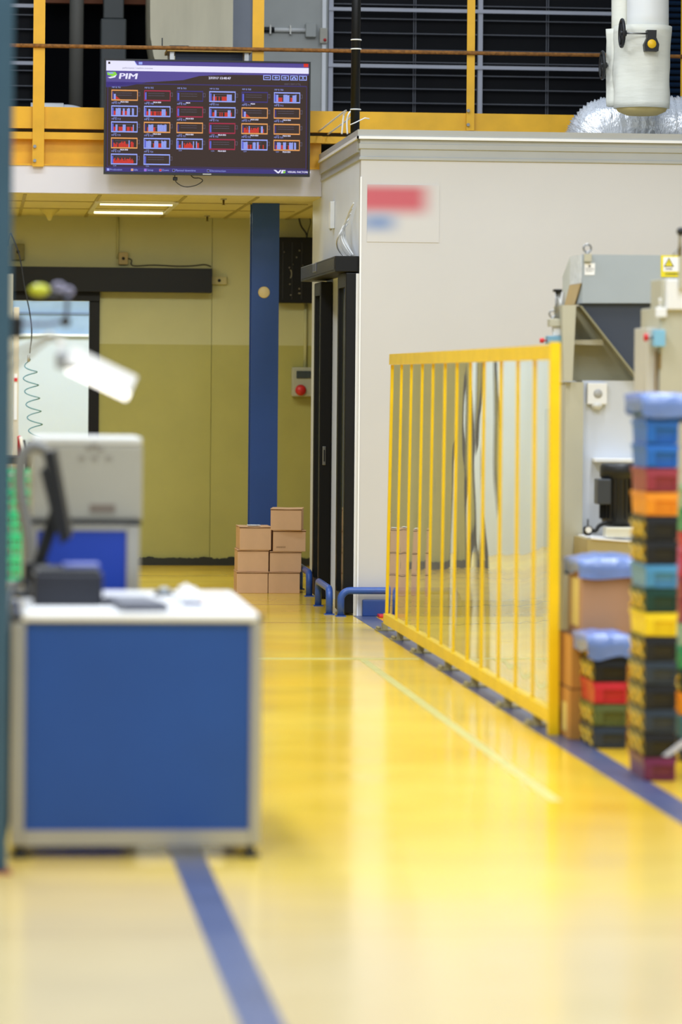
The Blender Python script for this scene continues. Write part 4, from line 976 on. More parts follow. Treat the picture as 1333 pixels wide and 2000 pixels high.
# left side fittings
b = MB(); q = at(1086, 585, YN + .1); zt_ = at(1086, 570, YN + .1).z; zb_ = at(1086, 622, YN + .1).z
qx = at(1092, 600, YN + .1).x
MB().tube([(qx + .012, YN + .12, zb_), (qx + .012, YN + .12, zt_)], .022, 14).build('cylinder', M_alu, mc)
MB().tube([(qx - .015, YN + .1, zb_), (qx - .015, YN + .1, zt_)], .004, 8).build('tie_rod', M_steel, mc)
B(at(1083, 570, YN + .1).x, at(1098, 570, YN + .1).x, YN + .08, YN + .15, zt_, zt_ + .014, bev=.003).build('cylinder_cap', M_black, mc)
a = at(1073, 623, YN + .1); c = at(1101, 638, YN + .1); B(a.x, c.x, YN + .06, YN + .16, c.z, a.z, bev=.003).build('mount_block', M_beige, mc)
eye(1080, 613, .017, YN + .09, mc)
B(at(1081, 650, YN + .1).x, at(1100, 650, YN + .1).x, YN + .08, YN + .14, at(1085, 655, YN + .1).z, c.z - .001).build('stem', M_white, mc)
a = at(1069, 656, YN + .1); c = at(1101, 672, YN + .1); B(a.x, c.x, YN + .06, YN + .16, c.z, a.z, bev=.003).build('blue_bracket', mat('pale_blue', (120, 166, 190), .4), mc)
q = at(1062, 665, YN + .1); MB().lathe([(.0, -.03), (.012, -.028), (.014, -.008), (.004, -.006), (.004, .03)], (q.x + .01, YN + .1, q.z), 12, 'X').build('red_button', M_red, mc)
# danger sign on the hood
b = MB(); b.prism([mp(1291.5, 498.5), mp(1340, 499), mp(1340, 541), mp(1291.5, 541)], YN - .004, YN - .001); sg_ = b.build('danger_sign', mat('sign_yellow', (232, 216, 30), .5, var=0), mc)
b = MB(); b.prism([mp(1296, 502), mp(1345, 502), mp(1345, 530), mp(1296, 530)], YN - .0055, YN - .0042); b.build('sign_field', M_paper, sg_)
b = MB(); b.prism([mp(1307, 503), mp(1317, 521), mp(1297, 521)], YN - .0068, YN - .0057); b.build('triangle_border', ink, sg_)
b = MB(); b.prism([mp(1307, 506), mp(1314.5, 519.5), mp(1299.5, 519.5)], YN - .008, YN - .007); b.build('triangle', MATS['sign_yellow'], sg_)
x_, z_ = mp(1307, 514); b = MB(); b.text('!', .026, (x_, YN - .0085, z_), bold=.0005); x_, z_ = mp(1307, 525.5); b.text('DANGER', .009, (x_, YN - .0062, z_), bold=.0004); x_, z_ = mp(1300, 535.5); b.text('CONVEYOR', .0155, (x_, YN - .0048, z_), 'LEFT', bold=.0004); b.build('sign_text', ink, sg_)
# alarm box
a = at(1149, 748, YN + .05); c = at(1187, 790, YN + .05)
t = thing('alarm_box', 'white wall alarm with a round grey grille on the white machine panel', 'alarm', ((a.x + c.x) / 2, YN + .08, c.z))
B(a.x, c.x, YN + .055, YN + .099, c.z, a.z, bev=.004).build('housing', M_white, t)
q = at(1169, 769, YN + .05); MB().lathe([(.0, -.003), (.022, -.003), (.024, 0)], (q.x, YN + .055, q.z), 20, 'Y').build('speaker_grille', mat('grille_grey', (168, 168, 166), .5), t)
MB().lathe([(.0, -.028), (.02, -.024), (.03, -.01), (.032, 0)], ((a.x + c.x) / 2, YN + .077, c.z), 20).build('lens_dome', mat('frosted_dome', (216, 216, 210), .15), t)
# motor on a bracket table
a = at(1140, 1046, YN - .35); 
tx0 = at(1142, 1060, YN - .3).x; tx1 = at(1300, 1060, YN - .3).x; tz = at(1190, 1052, YN - .3).z
t = thing('machine_base', 'tan machine plinth under the black motor', 'plinth', ((tx0 + tx1) / 2, YN - .15, 0))
b = MB(); b.prism([(tx0, 0), (tx1, 0), (tx1, tz - .03), (tx0 + .09, tz - .0), (tx0, tz)], YN - .4, YN + .04); b.build('plinth_body', mat('tan_enamel', (176, 160, 112), .5), t)
b = MB(); b.prism([(tx0 + .02, tz + .001), (tx1, tz - .028), (tx1, tz - .02), (tx0 + .02, tz + .009)], YN - .41, YN + .03); b.build('plinth_edge', M_cornice_w, t)
mx_ = at(1212, 960, YN - .2).x; mz0 = at(1212, 1028, YN - .2).z; mz1 = at(1212, 905, YN - .2).z; mr_ = .1
t = thing('electric_motor', 'black upright electric motor with a side terminal box', 'motor', (mx_, YN - .2, tz))
b = MB(); prof = [(mr_ * .75, mz0 + .0)]; zz_ = mz0 + .02
prof += [(mr_ * .95, mz0 + .03), (mr_ * .97, mz1 - .075), (mr_ * 1.05, mz1 - .07), (mr_ * 1.05, mz1 - .015), (mr_ * .95, mz1)]
b.lathe(prof, (mx_, YN - .2, 0), 40); b.build('motor_body', M_blackp, t)
b = MB()
for k in range(26):
    q = 2 * PI * k / 26; b.obox((mx_ + math.cos(q) * mr_ * .99, YN - .2 + math.sin(q) * mr_ * .99, (mz0 + mz1) / 2 - .02), (.016, .003, mz1 - mz0 - .12), rz=q)
b.build('cooling_fins', M_blackp, t)
a = at(1166, 935, YN - .25); c = at(1192, 985, YN - .25); B(a.x, c.x, YN - .29, YN - .17, c.z, a.z, bev=.006).build('terminal_box', mat('motor_grey', (56, 60, 66), .4), t)
MB().lathe([(.03, tz + .002), (.03, mz0 + .02)], (mx_, YN - .2, 0), 12).build('shaft_housing', M_steel, t)
b = MB(); a = at(1183, 1030, YN - .35); c = at(1236, 1047, YN - .35); 
tag(B(a.x, c.x, YN - .38, YN - .27, tz + .0095, a.z, bev=.006).build('control_block', mat('cream_block', (212, 208, 188), .4)), 'cream block at the foot of the black motor', 'block')
t = thing('valve', 'small dark valve with a bent hose left of the black motor', 'valve', (at(1150, 1045, YN - .36).x, YN - .36, tz))
q = at(1150, 1035, YN - .36)
MB().lathe([(.012, -.03), (.022, -.02), (.024, .01), (.014, .02)], (q.x, YN - .34, q.z), 12).build('valve_body', M_black, t)
MB().lathe([(.016, -.003), (.016, .003)], (q.x, YN - .365, q.z), 12, 'Y').build('dial', M_white, t)
MB().tube([(q.x, YN - .34, q.z + .02), (q.x, YN - .34, q.z + .055)], .004, 8).build('valve_stem', M_black, t)
MB().tube(smooth([(q.x + .01, YN - .34, q.z), (q.x + .04, YN - .34, q.z - .005), (q.x + .06, YN - .33, q.z + .02), (q.x + .1, YN - .32, q.z + .035), (q.x + .13, YN - .3, q.z + .03)]), .011, 8).build('hose', M_black, t)
tag(B(at(1162, 898, YN).x, at(1250, 898, YN).x, YN - .02, YN + .099, at(1200, 903, YN).z, at(1200, 895, YN).z, bev=.004).build('white_ledge', M_white), 'thin white ledge on the machine above the black motor', 'ledge')

# second machine column at the right edge
YQ = YN - 2.6
def m2(px, py, Y=YQ): q = at(px, py, Y); return (q.x, q.z)
mc2 = thing('machine_column', 'beige machine column at the right edge behind the tall crate stack', 'machine', (m2(1310, 900)[0] + .1, YQ + .3, 0))
x0_, zt_ = m2(1290, 600); x1_ = x0_ + .3
B(x0_, x1_, YQ, YQ + .5, 0.0, zt_, bev=.004).build('column_body', M_beige, mc2)
xs_, zs_ = m2(1266, 640); B(xs_, x0_ - .001, YQ + .02, YQ + .35, 0.0, zs_, bev=.003).build('side_cover', mat('pale_beige', (200, 196, 182), .45), mc2)
a = at(1303, 545, YQ - .02); c = at(1350, 605, YQ - .02); B(a.x, c.x, YQ - .03, YQ + .1, c.z, a.z, bev=.005).build('white_housing', M_white, mc2)
a = at(1327, 500, YQ - .04); c = at(1360, 565, YQ - .04); B(a.x, c.x, YQ - .06, YQ - .031, c.z, a.z, bev=.003).build('beige_cover', M_beige, mc2)
a = at(1282, 600, YQ - .02); c = at(1303, 620, YQ - .02); B(a.x, c.x, YQ - .03, YQ - .001, c.z, a.z, bev=.005).build('small_cap', M_white, mc2)
q = at(1290, 587, YQ - .015); MB().lathe([(.006, -.03), (.005, 0), (.008, .006), (0, .012)], (q.x, YQ - .015, q.z), 10).build('nipple', M_white, mc2)
a = at(1278, 644, YQ - .06); c = at(1300, 677, YQ - .06); B(a.x, c.x, YQ - .07, YQ - .001, c.z, a.z, bev=.003).build('switch_housing', mat('sky_blue_box', (130, 186, 214), .35), mc2)
q = at(1264, 659, YQ - .035)
MB().tube([(q.x, YQ - .035, q.z), (a.x, YQ - .035, q.z)], .007, 10).build('switch_stem', M_steel, mc2)
MB().lathe([(.0, -.014), (.016, -.012), (.019, -.002), (.014, .006)], (q.x, YQ - .035, q.z), 16, 'X').build('emergency_button', M_red, mc2)
a = at(1282, 700, YQ); b = MB(); b.box(a.x - .002, a.x + .002, YQ - .004, YQ - .001 + .02, m2(1280, 790)[1], m2(1280, 685)[1]); b.box(a.x + .012, a.x + .022, YQ - .008, YQ - .001, m2(1280, 720)[1], m2(1280, 690)[1]); b.build('hinge', mat('hinge_brass', (150, 120, 60), .4, metal=.5), mc2)
YQg = YQ - .045; q = at(1331, 452, YQg); zt2_ = at(1330, 500, YQg).z
t = thing('pressure_gauge', 'round black gauge on a brass stem at the right edge', 'gauge', (q.x, YQg, zt2_))
MB().lathe([(0, -.018), (.018, -.016), (.019, .01), (.0, .012)], (q.x, YQg, q.z), 20, 'Y').build('gauge_dial', M_blackp, t)
MB().lathe([(.012, zt2_), (.008, zt2_ + .02), (.011, zt2_ + .03), (.007, zt2_ + .045), (.007, q.z - .015)], (q.x - .004, YQg, 0), 10).build('stem', mat('brass2', (130, 116, 80), .35, metal=.6), t)
MB().tube([(q.x - .004, YQg, zt2_ + .022), (q.x - .025, YQg, zt2_ + .022), (q.x - .034, YQg, zt2_ + .0)], .004, 8).build('tap', M_steel, t)
B(at(1293, 560, YQ + .02).x, x1_, YQ + .02, YQ + .3, zt_ + .0, m2(1300, 545)[1], bev=.003).build('upper_body', M_beige, mc2)

# ================================================================= bench in the foreground
YE = fl(270, 1677).y
ex0 = at(22, 1400, YE).x; ex1 = at(511, 1400, YE).x
ezt = at(260, 1196, YE).z; ezb = at(260, 1652, YE).z
ED = 1.25
print('bench', ex0, ex1, YE, ezt, ezb)
t = thing('workbench', 'blue panelled workbench with an aluminium frame and white top in the foreground', 'workbench', ((ex0 + ex1) / 2, YE + ED / 2, 0))
fr0 = .045
def bx(px, py): return at(px, py, YE)
lx = bx(49, 1400).x; rx2 = bx(489, 1400).x; pt = bx(270, 1216).z; pb = bx(270, 1622).z
b = MB()
for (x0_, x1_) in ((ex0, lx), (rx2, ex1)):
    for (y0_, y1_) in ((YE, YE + .045), (YE + ED - .045, YE + ED)):
        b2 = MB().box(x0_, x1_, y0_, y1_, ezb, ezt - .03, bev=.006); b2.build('leg', M_alu, t)
b = MB()
for y0_ in (YE, YE + ED - .045): b.box(lx, rx2, y0_ + .002, y0_ + .043, ezb, pb)
for x0_ in (ex0, ex1 - .045): b.box(x0_ + .002, x0_ + .043, YE + .045, YE + ED - .045, ezb, pb)
b.build('lower_rail', M_alu, t)
b = MB()
for y0_ in (YE, YE + ED - .045): b.box(lx, rx2, y0_ + .002, y0_ + .043, pt, ezt - .03)
b.build('upper_rail', M_alu, t)
B(lx, rx2, YE + .012, YE + .022, pb, pt).build('front_panel', M_deskblue, t)
B(ex1 - .03, ex1 - .02, YE + .045, YE + ED - .045, pb, pt).build('side_panel', M_deskblue, t)
B(ex0 + .02, ex0 + .03, YE + .045, YE + ED - .045, pb, pt).build('side_panel', M_deskblue, t)
B(lx - .012, rx2 + .025, YE - .012, YE + ED + .012, ezt - .029, ezt, bev=.012).build('bench_top', mat('white_laminate', (240, 240, 240), .3, var=.02), t)
for x_ in (ex0 + .03, ex1 - .03):
    for y_ in (YE + .03, YE + ED - .03): MB().lathe([(.03, 0), (.03, .012), (.014, .018), (.012, ezb)], (x_, y_, 0), 14).build('foot', M_blackp, t)
    B(x_ - .02 if x_ > .5 else x_ - .03, x_ + .03, YE - .002, YE + .04, ezt - .029, ezt - .008, bev=.006).build('corner_cap', M_blackp, t) if False else None
for x0_, x1_ in ((rx2 + .026, ex1 + .004), (ex0 - .004, lx - .013)): B(x0_, x1_, YE - .004, YE + .05, ezt - .0295, ezt - .006, bev=.008).build('corner_cap', M_blackp, t)
# things on the bench
def onb(px, py): d = ray(px, py); k = (ezt - H) / d.z; return Vector((d.x * k, d.y * k, ezt))
q = YE + .25
a = at(66, 1112, q); c = at(201, 1178, q)
t = thing('storage_box', 'black box at the front left of the workbench', 'box', ((a.x + c.x) / 2, q + .15, ezt))
B(a.x, c.x, q, q + .3, ezt + .0002, a.z - .012, bev=.008).build('box_body', mat('charcoal_plastic', (34, 36, 46), .4), t)
B(a.x + .01, c.x - .01, q + .01, q + .29, a.z - .0118, a.z, bev=.006).build('box_lid', M_blackp, t)
q2 = q + .1; a2 = at(130, 1108, q2)
tag(B(a2.x - .01, at(195, 1100, q2).x, q2, q2 + .15, a.z + .0003, a.z + .012, bev=.004).build('phone', mat('phone_blue', (110, 120, 190), .3)), 'bluish grey handset lying on the black box', 'phone')
# monitor edge-on, standing behind the box
qm = q + .42
T = [at(x_, y_, qm) for x_, y_ in ((84, 884), (106, 880), (137, 1052), (118, 1064))]
t = thing('monitor', 'thin black monitor seen from its edge on the workbench', 'monitor', (at(90, 1100, qm).x, qm + .2, ezt))
MB().prismv(T, (0.02, .42, 0)).build('screen_panel', M_blackp, t)
T2 = [at(x_, y_, qm) for x_, y_ in ((79, 920), (86, 916), (120, 1040), (110, 1045))]
MB().prismv([v + Vector((.0, .08, 0)) for v in T2], (0.01, .26, 0)).build('back_shell', mat('monitor_grey', (70, 72, 78), .4), t)
T3 = [at(x_, y_, qm) for x_, y_ in ((100, 1000), (116, 1030), (88, 1110), (64, 1112))]
MB().prismv([v + Vector((0, .16, 0)) for v in T3], (0, .08, 0)).build('stand_arm', M_blackp, t)
p3 = at(78, 1110, qm); B(p3.x - .05, p3.x + .03, qm + .14, qm + .26, ezt + .02, p3.z + .01).build('stand_neck', M_blackp, t)
B(p3.x - .09, p3.x + .1, qm + .08, qm + .34, ezt + .0002, ezt + .02, bev=.006).build('stand_base', M_blackp, t)
# keyboard, mouse, paper
a = onb(212, 1188); c = onb(318, 1160)
t = thing('keyboard', 'grey keyboard lying near the front edge of the workbench', 'keyboard', ((a.x + c.x) / 2, a.y + .1, ezt))
kx = (a.x + c.x) / 2; ky = YE + .14
MB().obox((kx - .02, ky + .1, ezt + .013), (.15, .42, .018), rz=.12, bev=.006).build('keyboard_base', mat('keyboard_grey', (96, 98, 110), .4), t)
b = MB()
for i in range(5):
    for j in range(14):
        v = Matrix.Rotation(.12, 3, 'Z') @ Vector((-.055 + i * .0275, -.185 + j * .0285, 0)); b.obox((kx - .02 + v.x, ky + .1 + v.y, ezt + .0255), (.022, .023, .006), rz=.12)
b.build('keys', mat('key_grey', (140, 142, 152), .5), t)
def blob(name, c_, s_, m, lab, cat, parent=None, sd=0, amp=0.0, top=True):
    b = MB(); nu, nv = 20, 10; vs = []; fs = []
    for i in range(nv + 1):
        ph = PI / 2 * i / nv
        for k in range(nu):
            th_ = 2 * PI * k / nu; r_ = math.cos(ph); d = 1 + amp * noise.noise(Vector((math.cos(th_) * 2 + sd, math.sin(th_) * 2, ph * 3)))
            vs.append((c_[0] + s_[0] * r_ * math.cos(th_) * d, c_[1] + s_[1] * r_ * math.sin(th_) * d, c_[2] + s_[2] * math.sin(ph) * d))
    for i in range(nv):
        for k in range(nu): fs.append([i * nu + k, i * nu + (k + 1) % nu, (i + 1) * nu + (k + 1) % nu, (i + 1) * nu + k])
    b.add(vs, fs, True); b.add(vs[:nu], [list(range(nu))[::-1]], False); o = b.build(name, m, parent)
    return tag(o, lab, cat) if cat else o
q = at(320, 1150, YE + .95)
c_ = (q.x, YE + .95, ezt + .0003)
t = thing('computer_mouse', 'dark computer mouse with a pale top near the back of the workbench', 'computer mouse', c_)
blob('mouse_shell', c_, (.035, .055, .022), M_blackp, None, None, t)
blob('mouse_buttons', (c_[0], c_[1] - .01, c_[2] + .014), (.02, .035, .014), M_grey, None, None, t)
q = at(368, 1170, YE + .55)
blob('crumpled_paper', (q.x, YE + .55, ezt + .0003), (.045, .06, .05), M_paper, 'crumpled white paper on the right half of the workbench', 'paper', sd=2, amp=.45)
tag(MB().obox((at(410, 1170, YE + .8).x, YE + .8, ezt + .0012), (.11, .5, .0016), rz=-.05).build('document', mat('tan_paper', (220, 196, 176), .7)), 'pale tan sheet lying at the back right of the workbench', 'paper')
tag(B(at(60, 1200, YE + .06).x, at(226, 1200, YE + .06).x, YE + .02, YE + .2, ezt + .0004, ezt + .006, bev=.002).build('paper_pad', M_paper), 'white paper pad at the front left corner of the workbench', 'paper')
q = at(375, 1180, YE + .4)
tag(MB().obox((q.x, YE + .38, ezt + .006), (.07, .045, .011), bev=.003).build('eraser', mat('slate_grey', (80, 86, 120), .5)), 'small slate block in front of the crumpled paper', 'block')
# cables at the left of the bench
tag(MB().tube(smooth([at(58, 1150, YE + .62), at(40, 1135, YE + .62), at(22, 1160, YE + .4), at(16, 1230, YE + .2), at(17, 1400, YE + .1), at(18, 1560, YE + .06), Vector((ex0 - .03, YE + .05, .012))], 8), .011, 8).build('bench_cable', M_blackp), 'thick black cable hanging down the left end of the workbench', 'cable')

# ================================================================= cabinet and equipment case behind the bench
YG = YE + ED + .35
gx0 = at(46, 1100, YG).x; gx1 = at(273, 1100, YG).x; gz = at(160, 1017, YG).z
t = thing('cabinet', 'bright blue cabinet with aluminium uprights behind the workbench', 'cabinet', ((gx0 + gx1) / 2, YG + .3, 0))
pl = at(72, 1100, YG).x; pr_ = at(247, 1100, YG).x; pz = at(160, 1036, YG).z
for (x0_, x1_) in ((gx0, pl), (pr_, gx1)):
    for y0_ in (YG, YG + .55): B(x0_, x1_, y0_, y0_ + .045, 0, gz - .013, bev=.005).build('upright', M_alu, t)
B(pl, pr_, YG + .01, YG + .02, .08, pz).build('blue_panel', M_deskblue2, t)
B(pl, pr_, YG + .002, YG + .043, pz, gz - .013).build('top_rail', M_alu, t)
B(gx1 - .02, gx1 - .01, YG + .045, YG + .55, .08, gz - .02).build('side_panel', M_deskblue2, t)
B(gx0 - .006, gx1 + .006, YG - .008, YG + .6, gz - .0128, gz, bev=.005).build('cabinet_top', M_blackp, t)
a = at(62, 852, YG + .03); c = at(278, 1008, YG + .03)
t = thing('equipment_case', 'light grey equipment case standing on the bright blue cabinet', 'case', ((a.x + c.x) / 2, YG + .25, gz))
cg = mat('warm_grey_case', (160, 157, 144), .45, var=.04)
B(a.x, c.x, YG + .03, YG + .5, gz + .0005, a.z - .03, bev=.008).build('case_body', cg, t)
B(a.x + .002, c.x - .002, YG + .028, YG + .5, a.z - .0298, a.z, bev=.01).build('case_lid', mat('case_lid_grey', (206, 206, 200), .4), t)
q = at(200, 993, YG + .03); B(q.x - .045, q.x + .045, YG + .026, YG + .0295, q.z - .014, q.z + .014).build('name_plate', mat('plate_brown', (116, 104, 92), .5), t)
q = at(185, 878, YG + .03); b = MB()
for dx_, dz_ in ((-.045, -.03), (-.02, .005), (.0, .015), (.02, .0), (.05, -.03), (.0, -.03)): b.box(q.x + dx_ - .012, q.x + dx_ + .012, YG + .027, YG + .0295, q.z + dz_ - .006, q.z + dz_ + .006)
b.build('printed_emblem', mat('emblem_grey', (136, 130, 118), .5), t)
# loop of grey hose left of the case
q = [at(x_, y_, YG - .1) for x_, y_ in ((58, 1240), (58, 1140), (56, 1060), (40, 960), (42, 900), (62, 872), (90, 880))]
q = [Vector((q[0].x, q[0].y, .004))] + q; tag(MB().tube(smooth(q, 8), .022, 10).build('corrugated_hose', mat('grey_hose', (112, 112, 110), .5)), 'grey hose arching up beside the light grey case', 'hose')

# ================================================================= left edge : rack post, lamp, baskets, shelf frame
YZ = YE - .35
x1_ = at(19, 1000, YZ).x
t = thing('rack_post', 'out of focus teal rack post at the left edge', 'rack post', (x1_ - .04, YZ + .05, 0))
B(x1_ - .07, x1_, YZ, YZ + .06, .006, 2.9, bev=.004).build('upright', M_teal, t)
B(x1_ - .1, x1_ + .015, YZ - .03, YZ + .09, 0, .006).build('foot_plate', mat('rust_foot', (150, 84, 54), .7), t)
# task lamp
YY = YE + .1
p0 = at(130, 702, YY); p1 = at(256, 762, YY + .1)
d_ = (p1 - p0).normalized()
t = thing('task_lamp', 'white tube task lamp angled down over the workbench', 'lamp', (at(0, 690, YY).x - .05, YY + .1, ezt))
n_ = Vector((-d_.z, 0, d_.x)).normalized(); n_ = n_ if n_.z > 0 else -n_
def lampbox(off, th_, wd, nm, m_, e0=0, e1=0):
    c0_ = p0 + d_ * e0 + n_ * off; c1_ = p1 + d_ * e1 + n_ * off
    vs = []
    for c_ in (c0_, c1_):
        for s1 in (-1, 1):
            for s2 in (-1, 1): vs.append(c_ + n_ * (th_ / 2 * s1) + Vector((0, wd / 2 * s2 * (.45 if s1 > 0 else 1), 0)))
    b = MB().add(vs, [[0, 1, 3, 2], [4, 6, 7, 5], [0, 2, 6, 4], [1, 5, 7, 3], [2, 3, 7, 6], [0, 4, 5, 1]])
    return b.build(nm, m_, t)
lampbox(.02, .056, .12, 'lamp_shade', M_lampw)
MB().tube([p0 + d_ * .02 + n_ * -.022, p1 - d_ * .004 + n_ * -.022], 0.017, 12).build('light_tube', mat('cool_tube', (255, 255, 255), .3, emit=1.7, var=0), t)
B(p0.x - .035, p0.x + .03, YY - .03, YY + .03, p0.z - .03, p0.z + .02, bev=.006).build('lamp_joint', mat('lamp_grey', (150, 152, 154), .4), t)
j = at(120, 672, YY); B(j.x - .012, j.x + .012, YY - .012, YY + .012, p0.z + .02, j.z + .02).build('bracket', M_lampw, t)
a = at(14, 616, YY + .05); c = at(45, 660, YY + .05)
for k, off in enumerate((0, .03)): MB().tube([at(120, 668, YY), at(98, 652 + 8 * k, YY), at(30, 690 + k * 25, YY + .06), at(-25, 738 + k * 25, YY + .1)], .007, 8).build('lamp_arm', M_alu, t)
pb_ = at(-25, 750, YY + .1); B(pb_.x - .02, pb_.x + .02, YY + .08, YY + .12, .0, pb_.z + .05).build('lamp_pole', M_alu, t)
bk = thing('clamp_block', 'black clamp block beside the teal rack post', 'clamp', ((a.x + c.x) / 2, YY + .08, c.z))
B(a.x - .06, c.x, YY + .12, YY + .19, c.z, a.z, bev=.006).build('clamp_body', M_blackp, bk)
B(a.x - .06, a.x - .02, YY + .14, YY + .17, 0, c.z - .001).build('clamp_post', M_black, bk)
# small articulated arm with yellow shade (above the lamp)
YV = YE + .6
t = thing('inspection_arm', 'dark jointed arm with a yellow green bulb and grey clips beside the doorway', 'arm', (at(-10, 620, YV).x, YV, ezt))
q = [at(x_, y_, YV) for x_, y_ in ((-10, 625), (40, 632), (90, 634), (127, 628))]
MB().tube(q, .006, 8).build('lower_arm', mat('slate_metal', (90, 98, 130), .4), t)
MB().tube([at(128, 628, YV), at(131, 600, YV), at(132, 575, YV)], .007, 8).build('upper_arm', mat('dark_slate', (60, 64, 84), .4), t)
q = at(128, 628, YV); MB().lathe([(.0, -.016), (.016, -.012), (.018, .01), (0, .014)], (q.x, YV, q.z), 14, 'Y').build('joint', M_blackp, t)
MB().tube([at(132, 575, YV), at(100, 578, YV), at(60, 580, YV)], .008, 8).build('cross_arm', M_blackp, t)
q = at(78, 567, YV); MB().lathe([(.008, -.035), (.02, -.015), (.021, .01), (.01, .03), (0, .033)], (q.x, YV, q.z), 16, 'X').build('yellow_bulb', mat('lime_plastic', (196, 200, 40), .3), t)
for x_, y_ in ((114, 560), (132, 569)): q = at(x_, y_, YV); MB().tube([(q.x + .016 * math.cos(k * PI / 8), YV, q.z + .011 * math.sin(k * PI / 8)) for k in range(16)], .006, 6, closed=True).build('clip', mat('lilac_grey', (160, 158, 186), .4), t)
pb_ = at(-14, 625, YV); B(pb_.x - .015, pb_.x + .015, YV - .015, YV + .015, 0, pb_.z + .02).build('arm_pole', M_alu, t)

# coiled air hose and black line further back
YHs = YC - 1.5
struct('trim_14', B(XL, XR, YHs - .06, YHs + .06, 4.3, 4.42), M_alu, 'overhead steel service rail crossing the hall')
pts = [at(x_, y_, YHs) for x_, y_ in ((14, 430), (22, 455), (38, 500), (48, 560), (58, 610), (62, 650), (58, 690))]
t = thing('air_hose', 'thin black hose turning into a teal spring coil against the bright doorway', 'hose', (pts[0].x, YHs, at(70, 860, YHs).z))
pts = [Vector((pts[0].x, YHs, 4.3))] + pts; MB().tube(smooth(pts), .0038, 8).build('straight_hose', M_blackp, t)
q = at(56, 700, YHs); MB().tube([(q.x, YHs, q.z - .02), (q.x, YHs, q.z + .02)], .008, 8).build('coupling', M_alu, t)
hp = []
for i in range(140):
    u = i / 139; yy = 701 + u * 161; xx = 56 + u * 16; q = at(xx, yy, YHs); am = .043 * min(1, u * 6 + .15); an = 2 * PI * 6.3 * u
    hp.append((q.x + am * math.cos(an), YHs + am * math.sin(an), q.z + .006 * math.sin(an)))
MB().tube(hp, .0032, 6).build('spring_coil', mat('teal_hose', (60, 130, 140), .3), t)
# workstation behind: pale aluminium frame strip and dark desk edge with tools
YS = YC - 3.0
a = at(19, 535, YS); c = at(37, 900, YS)
t = thing('equipment_rack', 'pale framed equipment rack at the left edge behind the teal post', 'rack', ((a.x + c.x) / 2 - .1, YS + .2, 0))
b = MB(); xr_ = at(30, 700, YS).x
B(a.x - .3, at(25, 700, YS).x, YS, YS + .35, .002, a.z, bev=.004).build('rack_body', M_beige, t)
B(at(26, 700, YS).x, at(37, 700, YS).x, YS, YS + .04, .002, at(30, 600, YS).z, bev=.003).build('rack_upright', mat('cream_upright', (206, 196, 172), .4), t)
B(at(28, 700, YS).x, at(34, 700, YS).x, YS - .004, YS - .0005, at(30, 820, YS).z, at(30, 730, YS).z).build('door_strip', M_white, t)
B(at(28, 740, YS).x, at(34, 740, YS).x, YS - .008, YS - .0045, at(30, 745, YS).z, at(30, 738, YS).z).build('red_mark', M_red, t)
zt_ = at(40, 892, YS - .5).z
t = thing('side_desk', 'dark desk edge behind the workbench at the left', 'desk', (at(20, 900, YS - .5).x, YS - .3, 0))
B(at(-80, 900, YS - .5).x, at(64, 900, YS - .5).x, YS - .5, YS - .05, zt_ - .04, zt_, bev=.004).build('desk_top', M_blackp, t)
for x_ in (at(-70, 900, YS - .5).x, at(52, 900, YS - .5).x): B(x_, x_ + .03, YS - .1, YS - .07, 0, zt_ - .041).build('leg', M_black, t)
YTt = YS - .4
for (x0_, x1_, h_, rz_, m_, lab, nm) in ((40, 46, .1, .35, M_white, 'white folder leaning at the back of the dark desk', 'folder'), (47, 51, .085, .3, M_blackp, 'black folder leaning beside the white one', 'folder'), (55, 66, .075, .1, mat('mid_grey', (128, 128, 130), .5), 'grey tool case on the dark desk', 'tool_case')):
    q = at((x0_ + x1_) / 2, 880, YTt); w_ = (at(x1_, 880, YTt).x - at(x0_, 880, YTt).x)
    c_ = (q.x, YTt, zt_ + h_ / 2 + .006); tag(MB().obox(c_, (w_, .12, h_), ry=-rz_ * .5, bev=.003).build(nm, m_), lab, nm.replace('_', ' '))
q = at(38, 858, YTt); q0 = at(37, 858, YTt)
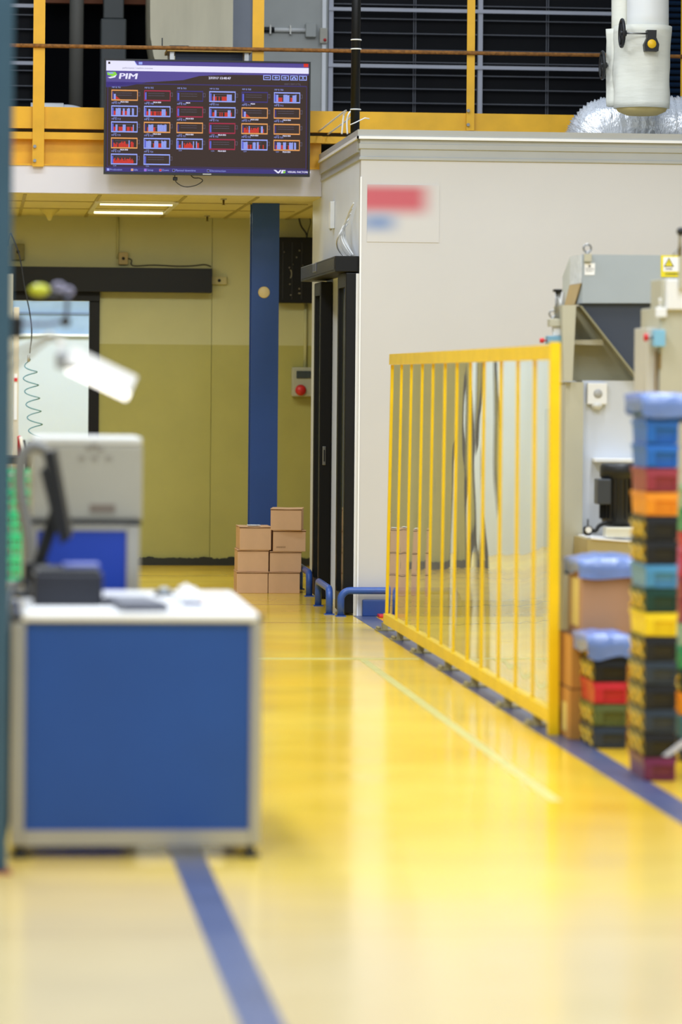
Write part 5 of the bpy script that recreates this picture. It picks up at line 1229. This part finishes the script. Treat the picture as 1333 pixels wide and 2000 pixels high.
tag(MB().lathe([(.01, zt_), (.01, q.z), (.012, q.z + .012), (.0, q.z + .02)], (q.x, YTt + .12, 0), 10).build('marker_pen', M_red), 'red marker standing at the back of the dark desk', 'pen')
# green baskets
YGb = YE + 3.2
gx = at(14, 1000, YGb).x; gw = at(62, 1000, YGb).x - gx
def basket(lab, x, Y, z, w_, d_, h_):
    t = thing('plastic_basket', lab, 'basket', (x + w_ / 2, Y + d_ / 2, z), 'green plastic baskets in a stack')
    b = MB(); th = .005
    nb = 4
    for yy in (Y, Y + d_ - th):
        for k in range(nb + 1): xx = x + (w_ - .008) * k / nb; b.box(xx, xx + .008, yy, yy + th, z + .001, z + h_)
        for zz_ in (z + .001, z + h_ * .5, z + h_ - .012): b.box(x, x + w_, yy - .001, yy + th + .001, zz_, zz_ + .011)
    for xx in (x, x + w_ - th):
        for k in range(7): yy = Y + (d_ - .008) * k / 6; b.box(xx, xx + th, yy, yy + .008, z + .001, z + h_)
        for zz_ in (z + .001, z + h_ * .5, z + h_ - .012): b.box(xx - .001, xx + th + .001, Y, Y + d_, zz_, zz_ + .011)
    b.box(x, x + w_, Y, Y + d_, z + .001, z + .005)
    b.build('basket_frame', M_green, t)
    B(x + .012, x + w_ - .012, Y + .012, Y + d_ - .012, z + .0055, z + h_ * .8).build('contents', mat('pale_contents', (206, 200, 176), .7, var=.3, scale=30), t)
zz_ = at(40, 1135, YGb).z; 
ztop_b = at(40, 918, YGb).z; hb = (ztop_b - zz_) / 5
stn = thing('basket_stand', 'low grey stand carrying the green baskets', 'stand', (gx + gw / 2, YGb + .15, 0))
B(gx - .06, gx + gw, YGb - .01, YGb + .32, zz_ - .03, zz_, bev=.004).build('stand_top', M_alu, stn)
for x_ in (gx - .05, gx + gw - .03):
    for y_ in (YGb, YGb + .28): B(x_, x_ + .025, y_, y_ + .025, 0, zz_ - .031).build('leg', M_alu, stn)
for k, nm in enumerate(('lowest', 'second lowest', 'middle', 'second highest', 'topmost')):
    ww = gw if k >= 3 else gw * .8
    basket('%s green basket in the stack at the left edge' % nm, gx, YGb, zz_ + hb * k, ww, .3, hb - .001)

for o in S.objects:
    if '_o' in o: del o['_o']
